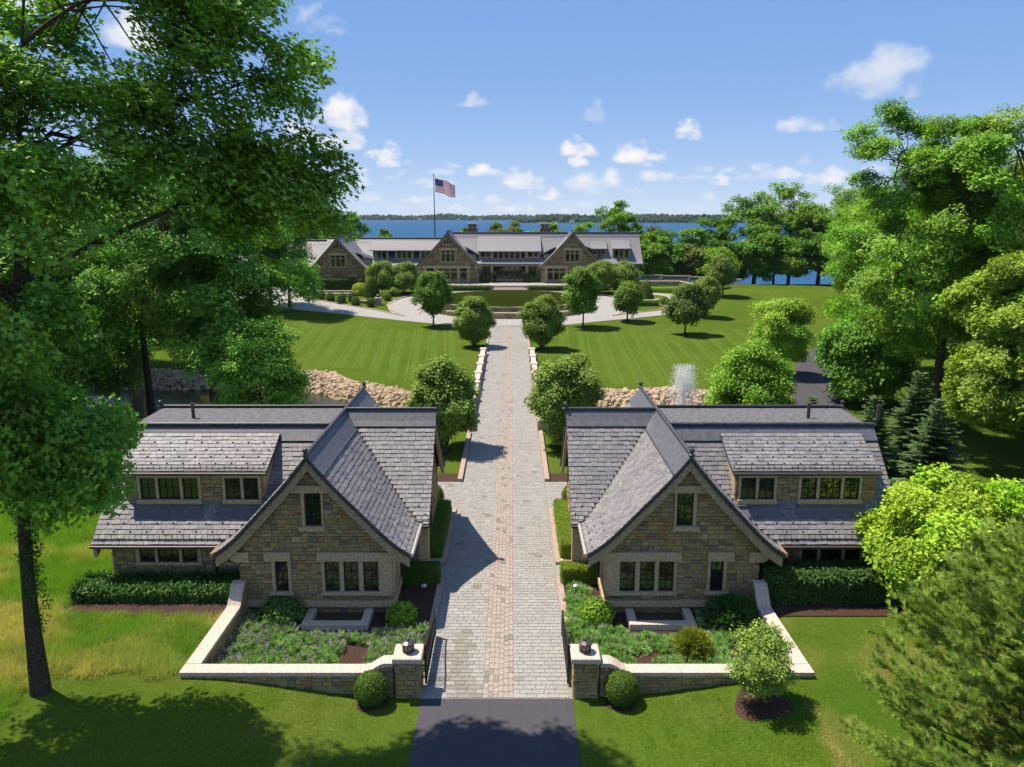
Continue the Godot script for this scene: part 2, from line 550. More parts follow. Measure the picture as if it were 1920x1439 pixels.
# ------------------------------------------------------------------ ground
func terrain() -> void:
	rng.seed = 31
	var xs := []
	var x := -420.0
	while x < 420.0:
		xs.append(x)
		x += 30.0 if absf(x) > 120 else 4.0 if absf(x) > 60 else 2.0 if absf(x) > 30 else 1.0
	for e in [-11.26, -10.95, 10.95, 11.26, -11.101, -11.099, 11.099, 11.101]:
		xs.append(e)
	xs.sort()
	var ds := []
	var d := -40.0
	while d < 330.0:
		ds.append(d)
		d += 1.0 if d > 8 and d < 100 else 2.0 if d < 220 else 10.0
	for e in [25.299, 25.301]:
		ds.append(e)
	ds.sort()
	var g := Geo.new()
	var f := FastNoiseLite.new()
	f.frequency = 0.05
	f.fractal_octaves = 4
	var hs := []
	var cs := []
	for b in ds:
		var row := PackedVector3Array()
		var crow := PackedColorArray()
		for a in xs:
			row.append(G(a, b))
			var nz: float = 0.5 + 0.5 * f.get_noise_2d(a, b)
			var n2: float = 0.5 + 0.5 * f.get_noise_2d(a * 3.1 + 90, b * 3.1)
			var mown := Color(0.075, 0.15, 0.018).lerp(Color(0.14, 0.185, 0.03), clampf(0.5 + 1.6 * (0.6 * (nz - 0.5) + 0.4 * (n2 - 0.5)), 0.0, 1.0))
			var wild := Color(0.10, 0.14, 0.03).lerp(Color(0.23, 0.20, 0.07), n2)
			var k := ss(-10.5, -12.5, a) * ss(24.0, 26.5, b) * (1.0 - ss(44, 52, b))
			crow.append(mown.lerp(wild, k))
		hs.append(row)
		cs.append(crow)
	for j in ds.size() - 1:
		for i in xs.size() - 1:
			var p := [hs[j][i], hs[j][i + 1], hs[j + 1][i + 1], hs[j + 1][i]]
			var c := [cs[j][i], cs[j][i + 1], cs[j + 1][i + 1], cs[j + 1][i]]
			var nn: Vector3 = ((p[1] - p[0]) as Vector3).cross(p[3] - p[0]).normalized()
			for q in [0, 2, 1, 0, 3, 2]:
				g.v.append(p[q]); g.n.append(nn); g.c.append(c[q])
	var o := setting("ground", g, M.ground)
	o.set_meta("label", "green lawn and meadow ground of the estate")
	o.set_meta("category", "ground")
	# mower tracks: paler bent-over grass in long narrow strips on the big lawn
	var s := Geo.new()
	for k in 26:
		var left := k < 13
		var i := k % 13
		for pair in 2:
			var x0: float = (-7.5 - i * 2.3 - pair * 0.75) if left else (7.0 + i * 2.6 + pair * 0.85)
			var d0 := bank(x0) + 2.5 + R(0, 2)
			var d1 := (119.0 + R(-2, 1) if i < 6 else 124.0 + R(-2, 2)) if left else 117.0 + R(-2, 2)
			var bend: float = (-3.6 if left else -1.4 - i * 0.12)
			var n := 40
			var last := []
			for m in n + 1:
				var t := float(m) / n
				var dd := lerpf(d0, d1, t)
				var xx: float = x0 + (t - 0.6) * bend * (1.0 if left else -1.0) + (0.6 * t * t if not left else 0.0)
				var wv := (0.42 if pair == 0 else 0.1) + 0.1 * f.get_noise_2d(xx * 4, dd * 2)
				var now := [G(xx - wv, dd, 0.012), G(xx + wv, dd, 0.012)]
				if last and f.get_noise_2d(xx * 1.3 + 40, dd * 1.7) > -0.6:
					s.quad(last[0], last[1], now[1], now[0], Color(0.118, 0.195, 0.03) if pair == 0 else Color(0.14, 0.21, 0.045))
				last = now
	var so := part(o, "mower_tracks", s.mesh(M.ground))
	so.set_meta("kind", "stuff")

func ribbon(g: Geo, a: Array, b: Array, up: float, across := 5, col := Color.WHITE) -> void:   # between two edges of [x, d] points
	for i in a.size() - 1:
		for k in across:
			var t0 := float(k) / across
			var t1 := float(k + 1) / across
			var q := []
			for e in [[i, t0], [i, t1], [i + 1, t1], [i + 1, t0]]:
				var xx := lerpf(a[e[0]][0], b[e[0]][0], e[1])
				var dd := lerpf(a[e[0]][1], b[e[0]][1], e[1])
				q.append(G(xx, dd, up))
			var nn: Vector3 = ((q[1] - q[0]) as Vector3).cross(q[2] - q[0])
			if nn.y < 0:
				q.reverse()
			g.quad(q[0], q[1], q[2], q[3], col)

func resample(p: Array, n: int) -> Array:
	var l := [0.0]
	for i in range(1, p.size()):
		l.append(l[-1] + Vector2(p[i][0] - p[i - 1][0], p[i][1] - p[i - 1][1]).length())
	var out := []
	var k := 0
	for i in n + 1:
		var s: float = l[-1] * i / n
		while k < p.size() - 2 and l[k + 1] < s:
			k += 1
		var t: float = (s - l[k]) / maxf(l[k + 1] - l[k], 1e-6)
		out.append([lerpf(p[k][0], p[k + 1][0], t), lerpf(p[k][1], p[k + 1][1], t)])
	return out

func driveway() -> void:
	rng.seed = 41
	var g := Geo.new()
	g.span(Vector3(-2.72, -0.3, 30), Vector3(2.72, 0.02, -24.98))
	# the road narrows in slightly broken edges: small uneven slabs along both sides
	setting("asphalt_road", g, M.asphalt)
	# paved drive: joint bed, and the setts on it
	g = Geo.new()
	g.span(Vector3(-2.78, -0.3, -25.0), Vector3(2.78, 0.008, -118.0))
	ribbon(g, resample([[-2.66, 118], [-2.66, 129]], 6), resample([[2.66, 118], [2.66, 129]], 6), 0.004, 4)
	for m in [-1.0, 1.0]:
		g.span(Vector3(m * 2.78, -0.3, -43.25), Vector3(m * 5.2, 0.008, -48.35))
		g.span(Vector3(m * 3.9, -0.3, -34.62), Vector3(m * 5.2, 0.012, -43.25))
		g.span(Vector3(m * 2.78, -0.3, -34.5), Vector3(m * 3.9, 0.01, -36.1))
	var drive := setting("driveway", g, M.joint)
	var list := []
	var f := FastNoiseLite.new()
	f.frequency = 0.35
	f.fractal_octaves = 3
	var rows := int((129.0 - 25.0) / 0.262)
	for r in rows:
		var d := 25.02 + r * 0.262
		var shift := 0.21 * (r % 2)
		for side in [-1.0, 1.0]:
			var lo: float = -2.64 if side < 0 else 0.6
			var hi: float = -0.5 if side < 0 else 2.64
			var x := lo - shift
			while x < hi - 0.03:
				var w := R(0.36, 0.48)
				var a := maxf(x, lo)
				var b := minf(x + w, hi)
				x += w
				if b - a > 0.06:
					list.append([(a + b) * 0.5, d + 0.131, b - a - 0.012, 0.25, paver_colour(f, (a + b) * 0.5, d)])
		if r % 4 < 3:
			continue
	var cols := 6
	for c in cols:
		var x := -0.5 + (c + 0.5) * 1.1 / cols
		var d := 25.02 - R(0, 0.3)
		while d < 128.8:
			var l := R(0.34, 0.44)
			var a := maxf(d, 25.02)
			var b := minf(d + l, 128.9)
			d += l
			if b - a > 0.05:
				var k := PAVERS.size() + rng.randi() % PINKS.size()
				if f.get_noise_2d(x * 3 + 50, a * 2.2) > 0.42 or rng.randf() < 0.02:
					k = PAVERS.size() + PINKS.size() + rng.randi() % 2
				list.append([x, (a + b) * 0.5, 1.1 / cols - 0.012, b - a - 0.012, k])
	for m in [-1.0, 1.0]:
		for r in 19:
			var d := 43.3 + r * 0.262
			var x := 2.7 - 0.21 * (r % 2)
			while x < 5.1:
				var w := R(0.36, 0.48)
				var a := maxf(x, 2.66)
				if x + w - a > 0.06:
					list.append([m * (a + x + w) * 0.5, d + 0.131, x + w - a - 0.012, 0.25, paver_colour(f, m * x, d)])
				x += w
	list.sort_custom(func(p, q): return p[1] < q[1])
	var rest := Geo.new()
	var all: Array = PAVERS + PINKS + STAINED
	for i in list.size():
		var q: Array = list[i]
		var y := h(q[0], q[1]) if q[1] > 112.0 else 0.0
		var t := Transform3D(Basis.from_euler(Vector3(R(-1, 1) * 0.006, R(-1, 1) * 0.01, R(-1, 1) * 0.006)) * Basis.from_scale(Vector3(q[2], 0.028 + R(0, 0.004), q[3])), Vector3(q[0], y + 0.002, -q[1]))
		if i < 300:
			var p := part(drive, "paver", L.paver_meshes[q[4]][0])
			p.transform = t
		else:
			rest.piece(L.paver_unit, t, all[q[4]] * R(0.92, 1.06))
	var po := part(drive, "pavers", rest.mesh(M.paver))
	po.set_meta("kind", "stuff")

func paver_colour(f: FastNoiseLite, x: float, d: float) -> int:
	var stain := f.get_noise_2d(x * 1.6, d * 1.1)
	var wet := exp(-pow((x + 1.25 + 0.05 * (d - 25)) / 0.5, 2.0)) * (1.0 - ss(29.5, 32.5, d)) + 0.5 * exp(-pow((x + 1.2) / 0.45, 2.0)) * exp(-pow((d - 42.0) / 2.0, 2.0))
	var ends := 0.5 * (1.0 - ss(25.4, 27.0, d)) + 0.25 * exp(-pow((d - 47.0) / 1.6, 2.0)) + 0.2 * exp(-pow((d - 37.0) / 1.0, 2.0))
	if stain * 0.8 + wet * 0.9 + ends * 0.9 * R(0, 1) > 0.55 + R(-0.08, 0.1) or rng.randf() < 0.012:
		return PAVERS.size() + PINKS.size() + rng.randi() % 2
	return rng.randi() % PAVERS.size()

func ellipse(a: float, b: float, n: int, cd := 139.7) -> Array:
	var out := []
	for i in n + 1:
		var t := TAU * i / n
		out.append([sin(t) * a, cd - cos(t) * b])
	return out

func loop_road() -> void:
	var g := Geo.new()
	ribbon(g, ellipse(15.9, 11.9, 72), ellipse(21.6, 18.0, 72), 0.05, 6)
	ribbon(g, resample([[-7.5, 121.0], [-18.7, 126.9], [-27.5, 131.5], [-36.6, 135.4], [-43.4, 139.0], [-52, 148], [-62, 160]], 40), resample([[-5, 126.5], [-19.9, 132.2], [-23.6, 135.4], [-34.9, 143.8], [-40.5, 150], [-43.6, 156], [-44.6, 163]], 40), 0.056, 6)
	ribbon(g, resample([[-62, 160], [-66, 171]], 4), resample([[-42.5, 157], [-42.5, 171]], 4), 0.062, 8)
	ribbon(g, resample([[7.5, 121.3], [14.5, 125.4], [21.8, 128.8], [27, 131.4], [31, 136], [31.5, 140]], 30), resample([[5, 126], [17.5, 130.2], [20.2, 131.9], [26.4, 135.0], [28.4, 138.3], [28.6, 141.5]], 30), 0.056, 4)
	setting("loop_road", g, M.paving)
	# flush stone edging along the planted islands
	for q in [[[-17.6, 130.2], [-20.2, 132.4], [-23.6, 135.6], [-34.9, 144.0], [-40.5, 150.2], [-43.2, 155.2], [-41.0, 156.6]], [[-17.6, 130.2], [-20.6, 135.2], [-21.8, 139.7], [-21.1, 145.0], [-18.4, 150.8], [-15.0, 154.4]], [[17.6, 130.3], [20.4, 132.3], [26.3, 135.3], [28.3, 138.4], [26.6, 141.2]], [[17.6, 130.3], [20.4, 134.6], [21.7, 139.7], [21.0, 145.2], [18.4, 151.0], [15.2, 154.6]]]:
		var p := resample(q, 40)
		var k := Geo.new()
		for i in p.size() - 1:
			var a := G(p[i][0], p[i][1], 0.16)
			var b := G(p[i + 1][0], p[i + 1][1], 0.16)
			var s := (b - a).cross(Vector3.UP).normalized() * 0.17
			var dn := Vector3.DOWN * 0.3
			k.quad(a - s, a + s, b + s, b - s)
			k.quad(a + s, a + s + dn, b + s + dn, b + s)
			k.quad(a - s + dn, a - s, b - s, b - s + dn)
		setting("kerb", k, M.kerb)
	# the path into the wood beyond the pond, and the path to the garden wall
	g = Geo.new()
	ribbon(g, resample([[25.5, 64], [27.5, 73], [30.6, 82], [34.5, 91], [40, 101], [50, 114]], 40), resample([[29.5, 63], [31.5, 72], [34.4, 81], [38.2, 90], [43.6, 99.5], [53, 112]], 40), 0.05, 3)
	setting("woodland_path", g, M.asphalt)
	g = Geo.new()
	ribbon(g, resample([[28.4, 140.6], [30.2, 144.5], [29.8, 149.0], [27.0, 151.5]], 16), resample([[31.8, 139.8], [33.2, 144.5], [32.2, 150.8], [27.5, 154.0]], 16), 0.06, 2)
	setting("garden_path", g, M.paving)

func ponds() -> void:
	for m in [-1.0, 1.0]:
		var g := Geo.new()
		g.quad(P(m * 30 - 27, -1.2, 49), P(m * 30 + 27, -1.2, 49), P(m * 30 + 27, -1.2, 84.8), P(m * 30 - 27, -1.2, 84.8))
		setting("pond", g, M.pond)
		# boulders on the far bank
		rng.seed = 51
		var unit := Geo.new()
		var ico := SphereMesh.new()
		ico.radius = 0.5
		ico.height = 1.0
		ico.radial_segments = 6
		ico.rings = 3
		var tf := []
		var cols := PackedColorArray()
		var n := 7000 if m < 0 else 3600
		for i in n:
			var x: float = m * (5.0 + (43.0 if m < 0 else 21.0) * rng.randf())
			var e := bank(x)
			var t := rng.randf()
			var d := e - 4.3 + 5.0 * t + R(-0.35, 0.35) + 0.5 * sin(x * 0.9)
			var s := R(0.2, 0.45) if rng.randf() < 0.88 else R(0.45, 0.75)
			tf.append(Transform3D(Basis.from_euler(Vector3(R(0, 6), R(0, 6), R(0, 6))) * Basis.from_scale(Vector3(s, s * R(0.5, 0.8), s * R(0.7, 1.1))), G(x, d, s * 0.12)))
			var k := R(0.65, 1.15)
			cols.append(Color(0.66 * k, 0.51 * k * R(0.92, 1.05), 0.34 * k * R(0.85, 1.2)))
		ico.material = M.rock
		var o := scatter(self, "bank_stones", ico, tf, cols)
		tag(o, "band of tan boulders along the %s pond's far edge" % ("fountain" if m > 0 else "still dark"), "stones", "", "stuff")
	# fountain jet
	rng.seed = 52
	var base := P(15.9, -1.2, 68.0)
	var f := thing("fountain", "white fountain jet spraying up from the pond", "fountain", base)
	var drop := SphereMesh.new()
	drop.radius = 0.5
	drop.height = 1.0
	drop.radial_segments = 5
	drop.rings = 3
	drop.material = M.droplet
	M.droplet.vertex_color_use_as_albedo = true
	var tf := []
	var cols := PackedColorArray()
	for i in 9000:
		var a := R(0, TAU)
		var top := 5.3 * sqrt(R(0.3, 1.0))
		var u := rng.randf()
		var y := top * 4.0 * u * (1.0 - u)
		var out := (0.12 + 1.7 * u) * sqrt(rng.randf())
		if u < 0.35 and rng.randf() < 0.5:
			out *= 0.3
		var s := R(0.02, 0.048)
		tf.append(Transform3D(Basis.from_scale(Vector3(s, s * R(1.0, 2.2), s)), Vector3(cos(a) * out, y, sin(a) * out)))
		cols.append(Color.WHITE)
	var w := scatter(f, "spray", drop, tf, cols)
	w.set_meta("kind", "stuff")
	var g := Geo.new()
	g.lathe(Vector3.ZERO, [[0.0, -0.1], [0.5, -0.1], [0.5, 0.1], [0.12, 0.16], [0.08, 0.4], [0.0, 0.4]], 14)
	part(f, "nozzle", g.mesh(M.iron))

func lake() -> void:
	var g := Geo.new()
	g.quad(P(-7000, -8.0, 188), P(7000, -8.0, 188), P(7000, -8.0, 7500), P(-7000, -8.0, 7500))
	setting("lake", g, M.lake)
	rng.seed = 61
	var blob := SphereMesh.new()
	blob.radius = 0.5
	blob.height = 1.0
	blob.radial_segments = 7
	blob.rings = 4
	blob.material = mat("distant_leaf", Color.WHITE, 0.9, null, 1.0, true)
	for q in [["far_shore", 4500.0, -3600.0, 3600.0, 24.0, 90.0, "low wooded shore all along the far side of the lake"], ["wooded_point", 2750.0, 15.0, 1500.0, 22.0, 60.0, "wooded point of land reaching into the lake"]]:
		var s := Geo.new()
		var n := 90
		var tf := []
		var cols := PackedColorArray()
		var f := FastNoiseLite.new()
		f.frequency = 0.0016
		f.seed = int(q[1])
		var prev := 0.0
		for i in n + 1:
			var x := lerpf(q[2], q[3], float(i) / n)
			var y: float = -8.0 + (17.0 + 14.0 * f.get_noise_1d(x) + 4.0) * (ss(q[2], q[2] + 160, x) if q[2] > 0 else 1.0)
			if i:
				var xp := lerpf(q[2], q[3], float(i - 1) / n)
				s.quad(P(xp, -8.1, q[1]), P(x, -8.1, q[1]), P(x, y, q[1] + 260), P(xp, prev, q[1] + 260), Color(0.04, 0.07, 0.02))
				s.quad(P(xp, prev, q[1] + 260), P(x, y, q[1] + 260), P(x, -8.1, q[1] + 1500), P(xp, -8.1, q[1] + 1500), Color(0.04, 0.07, 0.02))
			prev = y
		var o := setting(q[0], s, M.ground)
		var count := int((q[3] - q[2]) / 1.7)
		for i in count:
			var x := R(q[2], q[3])
			var t := pow(rng.randf(), 0.8)
			var y: float = -8.0 + (17.0 + 14.0 * f.get_noise_1d(x) + 4.0) * (ss(q[2], q[2] + 160, x) if q[2] > 0 else 1.0) * t
			var r: float = R(9, 17) * (q[4] / 24.0)
			tf.append(Transform3D(Basis.from_euler(Vector3(R(0, 6), R(0, 6), 0)) * Basis.from_scale(Vector3(r, r * R(0.8, 1.2), r)), P(x, y + 5.0, q[1] + 8 + 250 * t)))
			var k := R(0.6, 1.2)
			cols.append(Color(0.032 * k, 0.058 * k, 0.022 * k))
		var w := scatter(self, q[0] + "_wood", blob, tf, cols)
		tag(w, q[6], "woodland", "", "stuff")
	var spots := [[-520, 4485, 9], [-1010, 4490, 8], [-300, 4490, 7], [-180, 4490, 8], [700, 4490, 9], [420, 2730, 9], [210, 2760, 7], [1250, 4490, 8], [-700, 4490, 7]]
	for i in spots.size():
		var q: Array = spots[i]
		var o := thing("lakeside_house", "tiny pale house among trees on the far lakeshore", "house", P(q[0], -6.0, q[1]), "pale houses on the far shore")
		var b := Geo.new()
		var e: float = q[2]
		b.box(Vector3(0, e * 0.4, 0), Vector3(e * 2.2, e * 0.8, e))
		part(o, "wall", b.mesh(M.white_wall))
		b = Geo.new()
		for sgn in [-1.0, 1.0]:
			b.quad(Vector3(-e * 1.2, e * 0.78, sgn * e * 0.6), Vector3(e * 1.2, e * 0.78, sgn * e * 0.6), Vector3(e * 1.2, e * 1.25, 0), Vector3(-e * 1.2, e * 1.25, 0))
		part(o, "roof", b.mesh(M.red_brick))

# ------------------------------------------------------------------ houses: shared builders
const PROF := [[0.0, 1.0], [0.09, 0.884], [0.265, 0.687], [0.45, 0.497], [0.634, 0.305], [0.77, 0.168], [0.88, 0.075], [1.0, 0.0]]

func prof(q: float) -> float:
	for i in PROF.size() - 1:
		if q <= PROF[i + 1][0]:
			return lerpf(PROF[i][1], PROF[i + 1][1], (q - PROF[i][0]) / (PROF[i + 1][0] - PROF[i][0]))
	return 0.0

func prof_q(f: float) -> float:
	if f >= 1.0: return 0.0
	for i in PROF.size() - 1:
		if f >= PROF[i + 1][1]:
			return lerpf(PROF[i][0], PROF[i + 1][0], (PROF[i][1] - f) / (PROF[i][1] - PROF[i + 1][1]))
	return 1.0

func up_quad(g: Geo, a: Vector3, b: Vector3, c: Vector3, d: Vector3, up := true, col := Color.WHITE) -> void:
	var f := g.flip
	g.flip = false
	if ((b - a).cross(c - a).y > 0) == up:
		g.quad(a, b, c, d, col)
	else:
		g.quad(d, c, b, a, col)
	g.flip = f

# a curved slope as a slab: S(q, u) is its top surface, q runs from ridge to eave
func slope_slab(g: Geo, S: Callable, u0: Callable, u1: Callable, qa: float, qb: float, thick: float, lift := 0.0, steps := 12, col := Color.WHITE) -> void:
	var dn := Vector3.DOWN * thick
	var lf := Vector3.UP * lift
	for i in steps:
		var q0 := lerpf(qa, qb, float(i) / steps)
		var q1 := lerpf(qa, qb, float(i + 1) / steps)
		if u1.call(q0) - u0.call(q0) < 0.01 and u1.call(q1) - u0.call(q1) < 0.01:
			continue
		var a: Vector3 = S.call(q0, u0.call(q0)) + lf
		var b: Vector3 = S.call(q0, u1.call(q0)) + lf
		var c: Vector3 = S.call(q1, u1.call(q1)) + lf
		var d: Vector3 = S.call(q1, u0.call(q1)) + lf
		up_quad(g, a, b, c, d, true, col)
		up_quad(g, a + dn, b + dn, c + dn, d + dn, false, col)
		g.quad(a, d, d + dn, a + dn, col)
		g.quad(c, b, b + dn, c + dn, col)
		if i == steps - 1:
			g.quad(d, c, c + dn, d + dn, col)

# rows of slates, as [transform, colour number, variant]
func lay_slates(out: Array, S: Callable, u0: Callable, u1: Callable, qa: float, qb: float, exposure := 0.24) -> void:
	var n := 60
	var arc := [0.0]
	for i in n:
		var p: Vector3 = S.call(lerpf(qb, qa, float(i) / n), 0.0)
		var r: Vector3 = S.call(lerpf(qb, qa, float(i + 1) / n), 0.0)
		arc.append(arc[-1] + p.distance_to(r))
	var total: float = arc[-1]
	var k := 0
	var s := 0.0
	var row := 0
	while s < total - 0.04:
		while k < n - 1 and arc[k + 1] < s:
			k += 1
		var q := lerpf(qb, qa, (k + (s - arc[k]) / maxf(arc[k + 1] - arc[k], 1e-6)) / n)
		var e := minf(exposure * 1.22, total - s + 0.02)
		var kk := k
		while kk < n - 1 and arc[kk + 1] < s + e:
			kk += 1
		var q2 := lerpf(qb, qa, minf(1.0, (kk + (s + e - arc[kk]) / maxf(arc[kk + 1] - arc[kk], 1e-6)) / n))
		var a: float = u0.call(q)
		var b: float = u1.call(q)
		var u := a - R(0.0, 0.3)
		while u < b - 0.03:
			var w := R(0.24, 0.42)
			var l := maxf(u, a)
			var r := minf(u + w, b)
			u += w
			if r - l < 0.05:
				continue
			var at: Vector3 = S.call(q, (l + r) * 0.5)
			var z: Vector3 = S.call(q2, (l + r) * 0.5) - at
			var along: Vector3 = (S.call(q, r) - S.call(q, l)).normalized()
			var y := z.cross(along).normalized()
			if y.y < 0:
				y = -y
			var x := y.cross(z).normalized()
			var th := R(0.03, 0.052)
			out.append([Transform3D(Basis(x * (r - l - 0.014), y * th, z * R(0.98, 1.02)), at + y * 0.004), rng.randi() % SLATES.size(), rng.randi() % 4])
		s += exposure
		row += 1

func place_pieces(house: Node3D, base: Vector3, called: String, list: Array, meshes: Array, units: Array, cols: Array, most: int, material: Material) -> void:
	for q in list:
		q.append(((q[0] as Transform3D).origin - EYE).length())
	list.sort_custom(func(a, b): return a[-1] < b[-1])
	var g := Geo.new()
	for i in list.size():
		var t: Transform3D = list[i][0]
		t.origin -= base
		if i < most:
			var o := part(house, called, meshes[list[i][1]][list[i][2]])
			o.transform = t
		else:
			g.piece(units[list[i][2]], t, cols[list[i][1]] * R(0.9, 1.1))
	if g.v.size():
		var r := part(house, called + ("s" if not called.ends_with("s") else ""), g.mesh(material))
		r.set_meta("kind", "stuff")

# courses of squared rubble inside free spans: span(y) gives [[a0, a1], ...]; at(a, y) is the place on the wall face
func lay_stones(out: Array, y0: float, y1: float, spans: Callable, at: Callable, normal: Vector3, size := 1.0, deep := 0.06) -> void:
	var y := y0
	var x := Vector3.UP.cross(normal).normalized()
	while y < y1 - 0.03:
		var hh := minf(R(0.15, 0.29) * size, y1 - y)
		if y1 - y - hh < 0.06 * size:
			hh = y1 - y
		for s in spans.call(y + hh * 0.5):
			var a: float = s[0]
			var end: float = s[1]
			while a < end - 0.01:
				var w := R(0.17, 0.5) * size
				if end - a - w < 0.13 * size:
					w = end - a
				var parts := [[0.0, hh]]
				if hh > 0.21 * size and rng.randf() < 0.5:
					var c := hh * R(0.4, 0.6)
					parts = [[0.0, c], [c, hh - c]]
				for p in parts:
					var c: Vector3 = at.call(a + w * 0.5, y + p[0] + p[1] * 0.5)
					var k := rng.randi() % STONES.size()
					if rng.randf() < 0.35:
						k = [0, 1, 7, 8][rng.randi() % 4]
					out.append([Transform3D(Basis(x * (w - 0.012), Vector3.UP * (p[1] - 0.012), normal * deep * R(0.75, 1.1)), c), k, rng.randi() % 4])
				a += w
		y += hh

func cut(spans: Array, lo: float, hi: float) -> Array:
	var out := []
	for s in spans:
		if hi <= s[0] or lo >= s[1]:
			out.append(s)
			continue
		if lo - s[0] > 0.06: out.append([s[0], lo])
		if s[1] - hi > 0.06: out.append([hi, s[1]])
	return out

# casement: dark sash with glazing bars in front of a pane; faces the viewer's side (+z)
func window(house: Node3D, base: Vector3, x0: float, x1: float, y0: float, y1: float, d: float, cols: int, rows: int, sash: Material, bar := 0.028, rim := 0.055, called := "window") -> void:
	var w := Node3D.new()
	w.name = called
	house.add_child(w, true)
	w.position = P((x0 + x1) * 0.5, y0, d) - base
	var hw := absf(x1 - x0) * 0.5
	var hh := y1 - y0
	var g := Geo.new()
	g.span(Vector3(-hw, 0, 0), Vector3(hw, rim, 0.06)); g.span(Vector3(-hw, hh - rim, 0), Vector3(hw, hh, 0.06))
	g.span(Vector3(-hw, rim, 0), Vector3(-hw + rim, hh - rim, 0.06)); g.span(Vector3(hw - rim, rim, 0), Vector3(hw, hh - rim, 0.06))
	for i in range(1, cols):
		var x := lerpf(-hw + rim, hw - rim, float(i) / cols)
		g.span(Vector3(x - bar * 0.5, rim, 0.012), Vector3(x + bar * 0.5, hh - rim, 0.045))
	for i in range(1, rows):
		var y := lerpf(rim, hh - rim, float(i) / rows)
		g.span(Vector3(-hw + rim, y - bar * 0.5, 0.014), Vector3(hw - rim, y + bar * 0.5, 0.043))
	part(w, "frame", g.mesh(sash))
	g = Geo.new()
	g.quad(Vector3(-hw + 0.02, 0.02, 0.01), Vector3(hw - 0.02, 0.02, 0.01), Vector3(hw - 0.02, hh - 0.02, 0.012), Vector3(-hw + 0.02, hh - 0.02, 0.012))
	part(w, "pane", g.mesh(M.pane))

func trim(house: Node3D, base: Vector3, called: String, x0: float, x1: float, y0: float, y1: float, dfront: float, dback: float, m: Material, ch := 0.015) -> void:
	var g := Geo.new()
	g.slab(P(x0, y0, dfront), P(x1, y1, dback), ch)
	part(house, called, g.mesh(m), null, -base)

# a board along the gable curve, between two offsets below the roof line; place(q, drop) -> point on its outer face, back = its thickness
func barge(house: Node3D, base: Vector3, S: Callable, lo: float, hi: float, back: Vector3, m: Material, called := "bargeboard") -> void:
	var g := Geo.new()
	var n := 22
	for sgn in [-1.0, 1.0]:
		for i in n:
			var q0 := float(i) / n
			var q1 := float(i + 1) / n
			var a: Vector3 = S.call(sgn * q0) + Vector3.DOWN * lo
			var b: Vector3 = S.call(sgn * q1) + Vector3.DOWN * lo
			var c: Vector3 = S.call(sgn * q1) + Vector3.DOWN * hi
			var d: Vector3 = S.call(sgn * q0) + Vector3.DOWN * hi
			var f: Vector3 = (d - a).cross(b - a)
			if f.dot(back) > 0:
				g.quad(a, b, c, d); 
			else:
				g.quad(d, c, b, a)
			up_quad(g, d, c, c + back, d + back, false)
			up_quad(g, a, b, b + back, a + back, true)
			if i == n - 1:
				g.quad(b, c, c + back, b + back); 
	part(house, called, g.mesh(m), null, -base)

